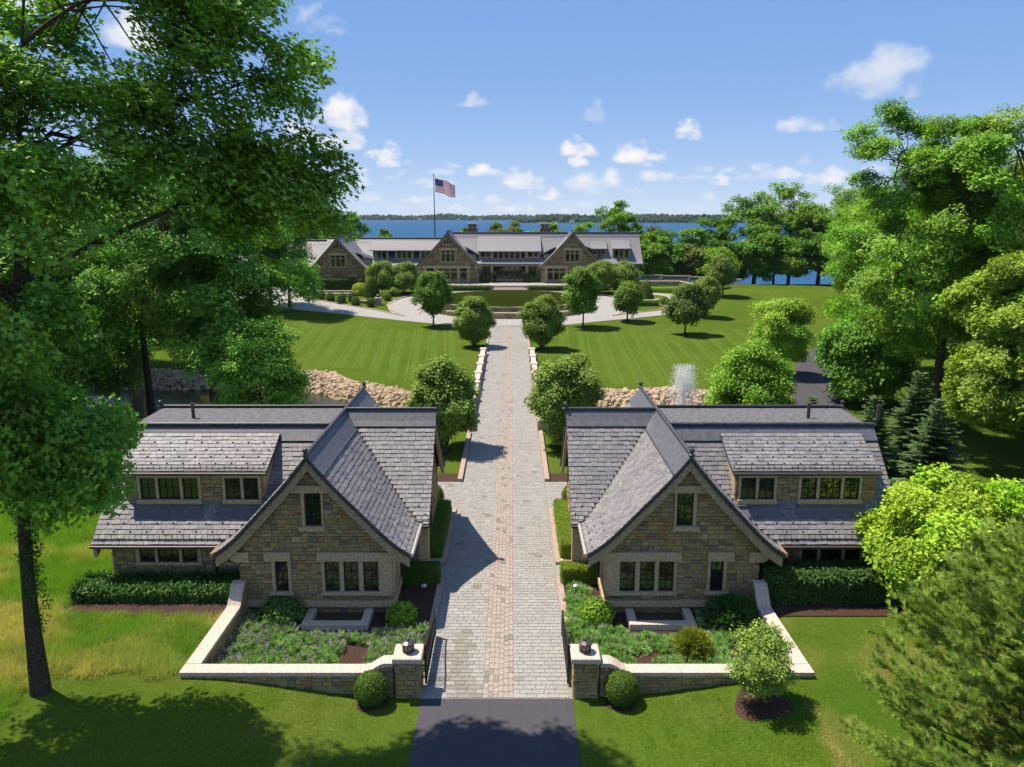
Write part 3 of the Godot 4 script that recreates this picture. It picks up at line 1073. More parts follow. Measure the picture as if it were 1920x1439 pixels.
func gatehouse(m: float) -> void:
	rng.seed = 71 if m > 0 else 72
	var base := P(m * 10.0, 0, 36)
	var house := thing("gatehouse", "stone gatehouse with curved slate gable, %s" % ("standing on the fountain pond's side of the drive" if m > 0 else "standing on the tall-maple side of the drive"), "house", base, "pair of gatehouses")
	var X := func(x: float, y: float, d: float) -> Vector3: return Vector3(m * x, y, -d)
	var neg := -base
	var yr := 7.35
	var ye := 3.05
	# --- roof surfaces
	var Y := func(q: float) -> float: return ye + (yr - ye) * prof(q)
	var FL := func(q: float, u: float) -> Vector3: return X.call(7.9 - 4.15 * q, Y.call(q), u)
	var FR := func(q: float, u: float) -> Vector3: return X.call(7.9 + 4.15 * q, Y.call(q), u)
	var CF := func(q: float, u: float) -> Vector3: return X.call(u, Y.call(q) - 0.02, 38.4 - 4.55 * q)
	var CB := func(q: float, u: float) -> Vector3: return X.call(u, Y.call(q) - 0.02, 38.4 + 4.55 * q)
	var PW := func(q: float) -> float: return lerpf(prof(q), 1.0 - q, 0.8)
	var WF := func(q: float, u: float) -> Vector3: return X.call(u, ye + (yr - 0.12 - ye) * PW.call(q), 35.7 - 4.2 * q)
	var WB := func(q: float, u: float) -> Vector3: return X.call(u, ye + (yr - 0.12 - ye) * PW.call(q), 39.4 + 4.2 * q)
	var into := func(q: float) -> float: return 7.9 + 4.15 * prof_q(PW.call(q))           # where the wing's slope meets the gable's
	var back := func(q: float) -> float:                                                     # and the other way round
		var lo := 0.0
		var hi := 1.0
		for i in 14:
			var t := (lo + hi) * 0.5
			if PW.call(t) > prof(q): lo = t
			else: hi = t
		return 4.2 * lo
	var DR := func(q: float, u: float) -> Vector3: return X.call(u, lerpf(7.02, 5.9, q) - 0.08 * sin(q * PI), lerpf(35.35, 32.9, q))
	var K := func(v: float) -> Callable: return func(_q: float) -> float: return v
	var slopes := [
		[FL, K.call(30.55), func(q: float) -> float: return 38.4 - 4.55 * q],
		[FL, func(q: float) -> float: return 38.4 + 4.55 * q, K.call(43.4)],
		[FR, K.call(30.55), func(q: float) -> float: return 35.7 - back.call(q)],
		[FR, func(q: float) -> float: return 39.4 + back.call(q), K.call(43.4)],
		[CF, K.call(3.3), func(q: float) -> float: return 7.9 - 4.15 * q],
		[CB, K.call(3.3), func(q: float) -> float: return 7.9 - 4.15 * q],
		[WF, into, K.call(17.7)],
		[WB, into, K.call(17.7)],
	]
	var roof := Geo.new()
	var band := Geo.new()
	var slates := []
	for i in slopes.size():
		var s: Array = slopes[i]
		slope_slab(roof, s[0], s[1], s[2], 0.0, 1.0, 0.2)
		slope_slab(band, s[0], s[1], s[2], 0.0, 0.135 if i > 3 else 0.16, 0.03, 0.05, 3)
		lay_slates(slates, s[0], s[1], s[2], 0.14, 1.0)
	slope_slab(roof, DR, K.call(10.35), K.call(16.95), 0.0, 1.0, 0.14, 0.0, 6)
	lay_slates(slates, DR, K.call(10.35), K.call(16.95), 0.02, 1.0)
	part(house, "roof", roof.mesh(M.deck), null, neg)
	part(house, "ridge_flashing", band.mesh(M.sheet_metal), null, neg)
	place_pieces(house, base, "slate", slates, L.slate_meshes, L.slate_units, SLATES, 300, M.slate)
	# flat deck behind the wing's front ridge
	var g := Geo.new()
	g.flip = m < 0
	up_quad(g, X.call(8.2, yr - 0.14, 35.75), X.call(17.6, yr - 0.14, 35.75), X.call(17.6, yr - 0.14, 39.4), X.call(8.2, yr - 0.14, 39.4))
	part(house, "flat_roof", g.mesh(M.flat_deck), null, neg)
	for e in [[13.6, 38.9], [16.9, 38.6]]:
		g = Geo.new()
		g.tube(PackedVector3Array([X.call(e[0] + 1.6, yr - 0.15, e[1] - 1.6), X.call(e[0] + 1.6, yr + 0.62, e[1] - 1.6)]), PackedFloat32Array([0.09, 0.09]), 8, Color.WHITE, true)
		part(house, "vent_pipe", g.mesh(M.bronze), null, neg)
	# rolls along ridges and at the foot of the flashing, ball finials on the ends
	for r in [[X.call(7.9, yr + 0.08, 30.5), X.call(7.9, yr + 0.08, 43.45), 0.09], [X.call(3.25, yr + 0.07, 38.4), X.call(7.9, yr + 0.07, 38.4), 0.08], [X.call(8.1, yr - 0.02, 35.7), X.call(17.75, yr - 0.02, 35.7), 0.1], [X.call(8.1, yr - 0.04, 39.4), X.call(17.75, yr - 0.04, 39.4), 0.07]]:
		g = Geo.new()
		g.tube(PackedVector3Array([r[0], r[1]]), PackedFloat32Array([r[2], r[2]]), 8, Color.WHITE, true)
		part(house, "ridge_roll", g.mesh(M.ridge_roll), null, neg)
	for q in [[FL, 0.165, 30.55, 38.4 - 4.55 * 0.165], [FR, 0.165, 30.55, 35.7 - back.call(0.165)], [CF, 0.14, 3.3, 7.9 - 4.15 * 0.14], [WF, 0.14, into.call(0.14), 17.7]]:
		g = Geo.new()
		g.tube(PackedVector3Array([q[0].call(q[1], q[2]) + Vector3.UP * 0.06, q[0].call(q[1], q[3]) + Vector3.UP * 0.06]), PackedFloat32Array([0.045, 0.045]), 6, Color.WHITE, true)
		part(house, "flashing_roll", g.mesh(M.ridge_roll), null, neg)
	for q in [X.call(7.9, yr + 0.1, 30.5), X.call(7.9, yr + 0.1, 43.45), X.call(3.25, yr + 0.1, 38.4), X.call(17.75, yr + 0.0, 35.7), X.call(17.75, yr - 0.02, 39.4)]:
		g = Geo.new()
		g.lathe(q, [[0.0, -0.12], [0.12, -0.1], [0.13, 0.0], [0.07, 0.06], [0.1, 0.12], [0.12, 0.19], [0.09, 0.26], [0.0, 0.3]], 10)
		part(house, "finial", g.mesh(M.lantern_metal), null, neg)
	# valleys
	for q in [[CF, func(t: float) -> float: return 7.9 - 4.15 * t], [WF, into]]:
		g = Geo.new()
		var pts := PackedVector3Array()
		var rad := PackedFloat32Array()
		for i in 15:
			var t := lerpf(0.14, 1.0, i / 14.0)
			pts.append(q[0].call(t, q[1].call(t)) + Vector3.UP * 0.03)
			rad.append(0.035)
		g.tube(pts, rad, 5)
		part(house, "valley_flashing", g.mesh(M.bronze), null, neg)
	# dark verge strip, barge boards
	var front := func(q: float) -> Vector3: return X.call(7.9 + 4.15 * q, Y.call(absf(q)) + 0.02, 30.52)
	barge(house, base, front, 0.0, 0.13, P(0, 0, 0.1), M.ridge_roll, "verge")
	var front2 := func(q: float) -> Vector3: return X.call(7.9 + 4.1 * q, Y.call(absf(q)), 30.62)
	barge(house, base, front2, 0.13, 0.62, P(0, 0, 0.16), M.barge)
	var side2 := func(q: float) -> Vector3: return X.call(3.36, Y.call(absf(q)), 38.4 + 4.5 * q)
	barge(house, base, side2, 0.13, 0.6, X.call(0.16, 0, 0), M.barge)
	var end2 := func(q: float) -> Vector3: return X.call(17.62, Y.call(absf(q)) - 0.12, (35.7 if q < 0 else 39.4) + 4.2 * q)
	barge(house, base, end2, 0.1, 0.45, X.call(-0.16, 0, 0), M.barge)
	# --- walls: cores
	g = Geo.new()
	g.flip = m < 0
	var n := 30
	for i in n:
		var xa := lerpf(4.25, 11.55, float(i) / n)
		var xb := lerpf(4.25, 11.55, float(i + 1) / n)
		var ya: float = Y.call(absf(xa - 7.9) / 4.15) - 0.2
		var yb: float = Y.call(absf(xb - 7.9) / 4.15) - 0.2
		var lo := 0.0 if xa > 4.6 and xb < 11.2 else 2.55
		g.quad(X.call(xa, lo, 31.1), X.call(xb, lo, 31.1), X.call(xb, yb, 31.1), X.call(xa, ya, 31.1))
	g.quad(X.call(4.66, 0, 36.5), X.call(4.66, 0, 31.1), X.call(4.66, 3.6, 31.1), X.call(4.66, 3.6, 36.5))
	g.quad(X.call(11.14, 0, 31.1), X.call(11.14, 0, 32.4), X.call(11.14, 3.6, 32.4), X.call(11.14, 3.6, 31.1))
	g.quad(X.call(11.1, 0, 32.4), X.call(17.3, 0, 32.4), X.call(17.3, 3.5, 32.4), X.call(11.1, 3.5, 32.4))
	g.quad(X.call(3.8, 0, 36.5), X.call(4.7, 0, 36.5), X.call(4.7, 3.4, 36.5), X.call(3.8, 3.4, 36.5))
	for i in n:
		var da := lerpf(42.6, 34.2, float(i) / n)
		var db := lerpf(42.6, 34.2, float(i + 1) / n)
		var lo := 0.0 if da > 36.45 else 3.0
		g.quad(X.call(3.8, lo, da), X.call(3.8, lo, db), X.call(3.8, Y.call(absf(db - 38.4) / 4.55) - 0.2, db), X.call(3.8, Y.call(absf(da - 38.4) / 4.55) - 0.2, da))
		da = lerpf(32.4, 42.7, float(i) / n)
		db = lerpf(32.4, 42.7, float(i + 1) / n)
		var yA: float = Y.call(clampf((35.7 - da) / 4.2, 0, 1) if da < 37.5 else clampf((da - 39.4) / 4.2, 0, 1)) - 0.25
		var yB: float = Y.call(clampf((35.7 - db) / 4.2, 0, 1) if db < 37.5 else clampf((db - 39.4) / 4.2, 0, 1)) - 0.25
		g.quad(X.call(17.3, 0, da), X.call(17.3, 0, db), X.call(17.3, yB, db), X.call(17.3, yA, da))
	g.quad(X.call(17.3, 0, 42.7), X.call(3.8, 0, 42.7), X.call(3.8, 3.5, 42.7), X.call(17.3, 3.5, 42.7))
	g.quad(X.call(10.5, 4.2, 33.05), X.call(16.75, 4.2, 33.05), X.call(16.75, 6.0, 33.05), X.call(10.5, 6.0, 33.05))
	g.poly([X.call(10.5, 4.2, 35.2), X.call(10.5, 4.2, 33.05), X.call(10.5, 6.0, 33.05), X.call(10.5, 6.85, 35.2)])
	g.poly([X.call(16.75, 4.2, 33.05), X.call(16.75, 4.2, 35.2), X.call(16.75, 6.85, 35.2), X.call(16.75, 6.0, 33.05)])
	part(house, "wall", g.mesh(M.mortar), null, neg)
	# --- stones
	var stones := []
	var holes := [[4.2, 7.82, 2.55, 2.97], [4.6, 7.62, 0.98, 2.56], [8.9, 10.1, 2.55, 2.97], [8.85, 9.9, 0.98, 1.16], [8.93, 9.78, 1.15, 2.56], [10.7, 11.75, 2.5, 2.97], [7.35, 8.5, 3.93, 4.17], [7.4, 8.35, 4.16, 5.62], [4.0, 12.0, 5.62, 5.97], [4.5, 11.3, 0.45, 0.74]]
	var fspan := func(y: float) -> Array:
		var q := prof_q((y - ye) / (yr - ye))
		var half := minf(4.15 * q - 0.32, 3.62) if y > 3.0 else 3.24
		if y > 3.0 and half < 0.12:
			return []
		var s := [[7.9 - half, 7.9 + half]]
		for o in holes:
			if y > o[2] - 0.04 and y < o[3] + 0.04:
				s = cut(s, o[0], o[1])
		return s
	for e in [[0.0, 0.45], [0.74, 0.98], [0.98, 2.55], [2.55, 2.97], [2.97, 3.93], [3.93, 5.62], [5.97, 6.95]]:
		lay_stones(stones, e[0], e[1], fspan, func(a: float, y: float) -> Vector3: return X.call(a, y, 31.1), Vector3(0, 0, 1))
	place_pieces(house, base, "stone", stones, L.stone_meshes, L.stone_units, STONES, 300, M.stone)
	stones = []
	var wspan := func(y: float) -> Array:
		var s := [[11.15, 17.3]]
		for o in [[11.3, 12.25, 1.75, 3.4], [13.2, 16.3, 1.75, 3.4]]:
			if y > o[2] and y < o[3]:
				s = cut(s, o[0], o[1])
		return s
	lay_stones(stones, 0.0, 1.75, wspan, func(a: float, y: float) -> Vector3: return X.call(a, y, 32.4), Vector3(0, 0, 1), 1.0, 0.09)
	lay_stones(stones, 1.75, 3.3, wspan, func(a: float, y: float) -> Vector3: return X.call(a, y, 32.4), Vector3(0, 0, 1), 1.0, 0.09)
	var dspan := func(y: float) -> Array:
		return [[10.52, 10.62], [12.38, 13.3], [16.2, 16.74]] if y > 4.4 else []
	lay_stones(stones, 4.5, 5.82, dspan, func(a: float, y: float) -> Vector3: return X.call(a, y, 33.05), Vector3(0, 0, 1), 1.0, 0.07)
	var sspan := func(y: float) -> Array:
		if y < 3.0:
			return [[36.55, 38.0], [39.2, 42.6]] if y > 0.75 and y < 2.75 else [[36.55, 42.6]]
		var half := 4.55 * prof_q((y - ye) / (yr - ye)) - 0.45
		return [[maxf(38.4 - half, 34.3), minf(38.4 + half, 42.5)]] if half > 0.15 else []
	lay_stones(stones, 0.62, 7.0, sspan, func(a: float, y: float) -> Vector3: return X.call(3.8, y, a), Vector3(-m, 0, 0), 1.0, 0.09)
	lay_stones(stones, 0.0, 3.3, func(y: float) -> Array: return [[32.9, 36.4]] if y > 1.0 and y < 2.9 else [[31.15, 36.4]], func(a: float, y: float) -> Vector3: return X.call(4.66, y, a), Vector3(-m, 0, 0), 1.0, 0.09)
	lay_stones(stones, 0.0, 3.2, func(_y: float) -> Array: return [[31.15, 32.35]], func(a: float, y: float) -> Vector3: return X.call(11.14, y, a), Vector3(m, 0, 0), 1.0, 0.09)
	lay_stones(stones, 0.0, 4.2, func(y: float) -> Array: return [[32.5, 42.6]] if y < 3.2 else [[33.2, 42.0]], func(a: float, y: float) -> Vector3: return X.call(17.3, y, a), Vector3(m, 0, 0), 1.6, 0.09)
	place_pieces(house, base, "side_stone", stones, L.stone_meshes, L.stone_units, STONES, 0, M.stone)
	# --- dressed stone trim on the gable
	var tr := [["lintel", 4.28, 7.8, 2.56, 2.96, 30.9], ["sill", 4.62, 7.64, 1.0, 1.14, 30.86], ["lintel", 8.92, 10.06, 2.56, 2.96, 30.92], ["sill", 8.84, 9.9, 1.0, 1.14, 30.86], ["lintel", 6.98, 8.82, 5.63, 5.96, 30.92], ["sill", 7.36, 8.48, 3.95, 4.15, 30.86], ["plinth", 4.52, 11.26, 0.46, 0.73, 30.86],
		["jamb", 4.62, 5.18, 1.14, 2.56, 30.94], ["mullion", 5.84, 6.04, 1.14, 2.56, 30.97], ["mullion", 6.68, 6.86, 1.14, 2.56, 30.97], ["jamb", 7.5, 7.63, 1.14, 2.56, 30.97], ["jamb", 8.94, 9.07, 1.14, 2.56, 30.97], ["jamb", 9.63, 9.77, 1.14, 2.56, 30.97], ["jamb", 7.41, 7.5, 4.15, 5.63, 30.97], ["jamb", 8.2, 8.34, 4.15, 5.63, 30.97]]
	for e in tr:
		trim(house, base, e[0], m * e[1], m * e[2], e[3], e[4], e[5], 31.11, M.limestone)
	# curved corbel stones at both eaves
	for e in [[11.15, 1.0], [4.65, -1.0]]:
		g = Geo.new()
		var pts := [Vector2(-0.45, 0.46), Vector2(-0.45, 0.0), Vector2(0.1, 0.0), Vector2(0.3, 0.08), Vector2(0.46, 0.24), Vector2(0.54, 0.46)]
		if e[1] < 0:
			pts = [Vector2(0.0, 0.02), Vector2(0.1, 0.02), Vector2(0.3, 0.1), Vector2(0.46, 0.26), Vector2(0.54, 0.46), Vector2(0.0, 0.46)]
		var fr := []
		for p in pts:
			fr.append(X.call(e[0] + e[1] * p.x, 2.5 + p.y, 30.93))
		if (fr[1] - fr[0]).cross(fr[2] - fr[0]).z < 0:
			fr.reverse()
		g.poly(fr)
		for i in fr.size():
			var a: Vector3 = fr[i]
			var b: Vector3 = fr[(i + 1) % fr.size()]
			g.quad(b, a, a + P(0, 0, 0.5), b + P(0, 0, 0.5))
		part(house, "corbel", g.mesh(M.limestone), null, neg)
	# side trims towards the drive
	g = Geo.new()
	g.span(X.call(4.5, 0.46, 31.1), X.call(4.6, 0.73, 36.4)); g.span(X.call(4.56, 1.0, 31.12), X.call(4.66, 1.14, 33.0)); g.span(X.call(4.54, 2.56, 31.12), X.call(4.66, 2.96, 33.0))
	g.span(X.call(4.58, 1.14, 31.12), X.call(4.66, 2.56, 31.6)); g.span(X.call(4.58, 1.14, 32.5), X.call(4.66, 2.56, 33.0))
	part(house, "side_trim", g.mesh(M.limestone), null, neg)
	g = Geo.new()
	g.span(X.call(3.66, 0.0, 36.46), X.call(3.8, 0.62, 42.66)); g.span(X.call(3.68, 2.75, 37.9), X.call(3.8, 3.1, 39.3)); g.span(X.call(3.7, 0.75, 37.9), X.call(3.8, 0.9, 39.3))
	part(house, "plinth", g.mesh(M.coping), null, neg)
	g = Geo.new()
	g.span(X.call(3.74, 0.9, 38.02), X.call(3.8, 2.75, 39.18))
	part(house, "side_window", g.mesh(M.pane), null, neg)
	# --- porch between the gable and the drive-side wall
	g = Geo.new()
	g.slab(X.call(2.98, -0.1, 34.75), X.call(4.6, 0.17, 36.5), 0.02)
	part(house, "porch_floor", g.mesh(M.coping), null, neg)
	g = Geo.new()
	g.slab(X.call(3.4, 0.17, 34.42), X.call(3.86, 2.96, 34.88), 0.02)
	g.span(X.call(3.36, 0.17, 34.38), X.call(3.9, 0.34, 34.92)); g.span(X.call(3.36, 2.8, 34.38), X.call(3.9, 2.95, 34.92))
	part(house, "porch_post", g.mesh(M.limestone), null, neg)
	g = Geo.new()
	g.span(X.call(3.62, 2.95, 33.9), X.call(3.84, 3.2, 36.5)); g.span(X.call(3.84, 2.95, 34.2), X.call(4.7, 3.2, 34.4))
	part(house, "porch_beam", g.mesh(M.barge), null, neg)
	g = Geo.new()
	g.slab(X.call(3.86, 0.16, 36.2), X.call(4.62, 1.0, 36.48), 0.02)
	part(house, "porch_wall", g.mesh(M.kerb), null, neg)
	# --- windows
	for e in [[5.18, 5.84], [6.04, 6.68], [6.86, 7.5]]:
		window(house, base, m * e[0], m * e[1], 1.14, 2.56, 31.09, 2, 3, M.sash)
	window(house, base, m * 9.07, m * 9.63, 1.14, 2.56, 31.09, 2, 3, M.sash)
	window(house, base, m * 7.5, m * 8.2, 4.15, 5.63, 31.09, 2, 3, M.sash)
	# dormer: surround, sills, apron flashing, windows
	for e in [[10.64, 12.36, [[10.76, 11.43], [11.55, 12.24]]], [13.32, 16.16, [[13.45, 14.14], [14.27, 15.22], [15.35, 16.03]]]]:
		trim(house, base, "dormer_head", m * e[0], m * e[1], 5.6, 5.71, 32.96, 33.06, M.limestone)
		trim(house, base, "dormer_sill", m * (e[0] - 0.03), m * (e[1] + 0.03), 4.4, 4.6, 32.84, 33.06, M.limestone)
		trim(house, base, "apron_flashing", m * (e[0] - 0.1), m * (e[1] + 0.1), 4.06, 4.39, 32.72, 33.06, M.sheet_metal)
		g = Geo.new()
		up_quad(g, X.call(e[0] - 0.16, 4.22, 32.66), X.call(e[1] + 0.16, 4.22, 32.66), X.call(e[1] + 0.16, 3.97, 32.38), X.call(e[0] - 0.16, 3.97, 32.38))
		part(house, "apron_sheet", g.mesh(M.sheet_metal), null, neg)
		var xs: Array = e[2]
		for i in xs.size() + 1:
			var a: float = e[0] if i == 0 else xs[i - 1][1]
			var b: float = e[1] if i == xs.size() else xs[i][0]
			trim(house, base, "mullion", m * a, m * b, 4.6, 5.63, 32.95, 33.06, M.limestone, 0.01)
		for w in xs:
			window(house, base, m * w[0], m * w[1], 4.6, 5.63, 33.03, 3 if w[1] - w[0] > 0.8 else 2, 2, M.sash)
	trim(house, base, "dormer_fascia", m * 10.5, m * 16.78, 5.7, 5.86, 32.93, 33.06, M.barge)
	# wing windows under the eave
	for e in [[11.42, 12.1], [13.45, 14.14], [14.27, 15.22], [15.35, 16.03]]:
		window(house, base, m * e[0], m * e[1], 1.9, 3.05, 32.36, 3 if e[1] - e[0] > 0.8 else 2, 2, M.sash)
	for e in [[11.3, 11.42], [12.1, 12.25], [13.3, 13.45], [14.14, 14.27], [15.22, 15.35], [16.03, 16.2]]:
		trim(house, base, "mullion", m * e[0], m * e[1], 1.9, 3.05, 32.28, 32.42, M.limestone, 0.01)
	trim(house, base, "sill", m * 11.25, m * 12.3, 1.76, 1.9, 32.22, 32.42, M.limestone)
	trim(house, base, "sill", m * 13.25, m * 16.25, 1.76, 1.9, 32.22, 32.42, M.limestone)
	# --- eaves: gutters, snow rails, downpipes, snow guards
	for e in [[CF, 3.3, 3.95], [WF, 12.1, 17.7], [DR, 10.35, 16.95]]:
		g = Geo.new()
		var a: Vector3 = e[0].call(1.0, e[1]) + Vector3(0, -0.08, 0.07)
		var b: Vector3 = e[0].call(1.0, e[2]) + Vector3(0, -0.08, 0.07)
		g.tube(PackedVector3Array([a, b]), PackedFloat32Array([0.07, 0.07]), 7, Color.WHITE, true)
		part(house, "gutter", g.mesh(M.bronze), null, neg)
		g = Geo.new()
		for y in [0.1, 0.22]:
			var q: float = 0.985 - y * 0.16
			g.tube(PackedVector3Array([e[0].call(q, e[1] + 0.05) + Vector3.UP * y, e[0].call(q, e[2] - 0.05) + Vector3.UP * y]), PackedFloat32Array([0.014, 0.014]), 5)
		var k := int(absf(e[2] - e[1]) / 0.26)
		for i in k + 1:
			var u := lerpf(e[1] + 0.05, e[2] - 0.05, float(i) / maxf(k, 1))
			g.tube(PackedVector3Array([e[0].call(0.985, u), e[0].call(0.95, u) + Vector3.UP * 0.23]), PackedFloat32Array([0.013, 0.013]), 4)
		part(house, "snow_rail", g.mesh(M.iron), null, neg)
	for e in [[FL, 30.55, 33.9], [FR, 30.55, 31.5]]:
		g = Geo.new()
		g.tube(PackedVector3Array([e[0].call(1.0, e[1]) + X.call(-0.08 if e[0] == FL else 0.08, -0.05, 0), e[0].call(1.0, e[2]) + X.call(-0.08 if e[0] == FL else 0.08, -0.05, 0)]), PackedFloat32Array([0.085, 0.085]), 8, Color.WHITE, true)
		part(house, "gutter", g.mesh(M.gutter if e[0] == FL else M.copper), null, neg)
	for e in [[4.5, 33.2, 3.0, 0.0], [12.65, 32.2, 3.0, 0.0]]:
		g = Geo.new()
		g.tube(PackedVector3Array([X.call(e[0], e[3], e[1]), X.call(e[0], e[2], e[1])]), PackedFloat32Array([0.055, 0.055]), 7)
		part(house, "downpipe", g.mesh(M.iron), null, neg)
	g = Geo.new()
	for e in [[WF, 12.2, 17.4, [0.97, 0.9, 0.83, 0.76]], [DR, 10.6, 16.8, [0.8, 0.62, 0.44, 0.26]], [FL, 30.9, 33.6, [0.95, 0.88, 0.81]], [CF, 3.5, 4.4, [0.9, 0.82]]]:
		for j in e[3].size():
			var u: float = e[1] + 0.35 * (j % 2)
			while u < e[2]:
				g.box(e[0].call(e[3][j], u) + Vector3.UP * 0.05, Vector3(0.07, 0.07, 0.05))
				u += 0.72
	var sg := part(house, "snow_guards", g.mesh(M.bronze), null, neg)
	sg.set_meta("kind", "stuff")

# ------------------------------------------------------------------ the main house
func main_house() -> void:
	rng.seed = 81
	var base := P(0, 2.2, 172)
	var house := thing("mansion", "long stone and slate mansion with three steep gables by the lake", "house", base)
	var neg := -base
	var K := func(v: float) -> Callable: return func(_q: float) -> float: return v
	var fl := 3.1
	var roof := Geo.new()
	var band := Geo.new()
	var core := Geo.new()
	var stones := []
	# roof blocks along x: x0, x1, ridge height, ridge d, eave height, half depth
	for e in [[-13.0, 28.4, 13.25, 174.0, 7.05, 7.0], [-40.0, -13.0, 12.1, 174.0, 6.6, 7.0], [-70.0, -40.0, 11.6, 175.0, 6.2, 6.5]]:
		for sg in [-1.0, 1.0]:
			var S := func(q: float, u: float) -> Vector3: return P(u, e[4] + (e[2] - e[4]) * prof(q), e[3] + sg * e[5] * q)
			slope_slab(roof, S, K.call(e[0]), K.call(e[1]), 0.0, 1.0, 0.25)
			slope_slab(band, S, K.call(e[0]), K.call(e[1]), 0.0, 0.12, 0.03, 0.05, 2)
		var g := Geo.new()
		g.tube(PackedVector3Array([P(e[0], e[2] + 0.1, e[3]), P(e[1] + 0.1, e[2] + 0.1, e[3])]), PackedFloat32Array([0.16, 0.16]), 7, Color.WHITE, true)
		part(house, "ridge_roll", g.mesh(M.ridge_roll), null, neg)
		core.span(P(e[0], 1.5, e[3] - e[5] + 1.2), P(e[1] - 0.6, e[4] + 0.2, e[3] + e[5] - 1.2))
		for i in 10:      # gable end
			var a := lerpf(-1, 1, i / 10.0)
			var b := lerpf(-1, 1, (i + 1) / 10.0)
			core.quad(P(e[1] - 0.6, e[4], e[3] + a * e[5]), P(e[1] - 0.6, e[4], e[3] + b * e[5]), P(e[1] - 0.6, e[4] + (e[2] - e[4]) * prof(absf(b)) - 0.3, e[3] + b * e[5]), P(e[1] - 0.6, e[4] + (e[2] - e[4]) * prof(absf(a)) - 0.3, e[3] + a * e[5]))
	# gables: centre, apex, half, eave, wall d, ridge back to, foot
	var gables := [[-12.9, 13.75, 7.15, 6.5, 166.0, 174.0, fl], [13.25, 13.75, 7.15, 6.5, 166.0, 174.0, fl], [-34.8, 12.75, 6.5, 6.1, 160.0, 174.0, 2.0]]
	for gi in gables.size():
		var e: Array = gables[gi]
		for sg in [-1.0, 1.0]:
			var S := func(q: float, u: float) -> Vector3: return P(e[0] + sg * e[2] * q, e[3] + (e[1] - e[3]) * prof(q), u)
			slope_slab(roof, S, K.call(e[4] - 0.7), K.call(e[5]), 0.0, 1.0, 0.25)
			slope_slab(band, S, K.call(e[4] - 0.7), K.call(e[5]), 0.0, 0.14, 0.03, 0.05, 2)
		var g := Geo.new()
		g.tube(PackedVector3Array([P(e[0], e[1] + 0.1, e[4] - 0.8), P(e[0], e[1] + 0.1, e[5])]), PackedFloat32Array([0.16, 0.16]), 7, Color.WHITE, true)
		part(house, "ridge_roll", g.mesh(M.ridge_roll), null, neg)
		var line := func(q: float) -> Vector3: return P(e[0] + e[2] * q, e[3] + (e[1] - e[3]) * prof(absf(q)) + 0.03, e[4] - 0.74)
		barge(house, base, line, 0.0, 0.22, P(0, 0, 0.1), M.ridge_roll, "verge")
		var line2 := func(q: float) -> Vector3: return P(e[0] + e[2] * 0.985 * q, e[3] + (e[1] - e[3]) * prof(absf(q)), e[4] - 0.6)
		barge(house, base, line2, 0.2, 0.55, P(0, 0, 0.2), M.barge)
		var half: float = e[2] - 0.75
		for i in 24:
			var xa: float = e[0] + lerpf(-half, half, i / 24.0)
			var xb: float = e[0] + lerpf(-half, half, (i + 1) / 24.0)
			core.quad(P(xa, e[6] - 0.5, e[4]), P(xb, e[6] - 0.5, e[4]), P(xb, e[3] + (e[1] - e[3]) * prof(absf(xb - e[0]) / e[2]) - 0.25, e[4]), P(xa, e[3] + (e[1] - e[3]) * prof(absf(xa - e[0]) / e[2]) - 0.25, e[4]))
		for sg in [-1.0, 1.0]:
			core.span(P(e[0] + sg * half, e[6] - 0.5, e[4] + 0.02), P(e[0] + sg * (half - 0.3), e[3] + 0.6, e[5] - 4.0))
		var cx: float = e[0]
		var holes := []
		var y2 := 7.55 if gi < 2 else 6.8
		var y3 := 9.85 if gi < 2 else 9.1
		holes.append([cx - 1.75, cx + 1.75, y2 - 0.2, y3 + 0.5])
		holes.append([cx - 1.1, cx + 1.1, y3 + 1.15, y3 + 2.35])
		if gi == 0:
			holes.append([cx - 5.3, cx + 4.4, fl, 6.75])
		elif gi == 1:
			holes.append([cx - 5.9, cx - 0.9, fl, 6.75]); holes.append([cx + 1.6, cx + 5.9, fl, 6.75])
		else:
			holes.append([cx - 3.2, cx - 1.4, 3.6, 5.2]); holes.append([cx + 1.9, cx + 3.7, 3.6, 5.2])
		var spans := func(y: float) -> Array:
			var w: float = half
			if y > e[3]:
				w = minf(half, e[2] * prof_q((y - e[3]) / (e[1] - e[3])) - 0.3)
			if w < 0.2: return []
			var s := [[cx - w, cx + w]]
			for o in holes:
				if y > o[2] and y < o[3]:
					s = cut(s, o[0], o[1])
			return s
		lay_stones(stones, e[6] - 0.3, e[1] - 0.9, spans, func(a: float, y: float) -> Vector3: return P(a, y, e[4]), Vector3(0, 0, 1), 1.7, 0.14)
		# upper window group with lintel and sill
		var d: float = e[4] - 0.02
		for i in 3:
			window(house, base, cx - 1.5 + i * 1.0 + 0.04, cx - 0.5 + i * 1.0 - 0.04, y2, y3 - 0.62, d, 1, 1, M.white_wall if gi < 0 else M.limestone, 0.05, 0.07)
			window(house, base, cx - 1.5 + i * 1.0 + 0.04, cx - 0.5 + i * 1.0 - 0.04, y3 - 0.58, y3, d, 1, 1, M.limestone, 0.05, 0.07)
		trim(house, base, "lintel", cx - 2.0, cx + 2.0, y3 + 0.02, y3 + 0.5, d - 0.2, d + 0.05, M.limestone)
		trim(house, base, "sill", cx - 1.75, cx + 1.75, y2 - 0.2, y2 - 0.02, d - 0.25, d + 0.05, M.limestone)
		# three narrow lights high in the gable
		for i in 3:
			var hgt := 1.0 if i == 1 else 0.7
			window(house, base, cx - 0.75 + i * 0.6, cx - 0.45 + i * 0.6, y3 + 1.35, y3 + 1.35 + hgt, d, 1, 1, M.sash, 0.04, 0.04)
		trim(house, base, "sill", cx - 1.0, cx + 1.0, y3 + 1.16, y3 + 1.33, d - 0.2, d + 0.05, M.limestone)
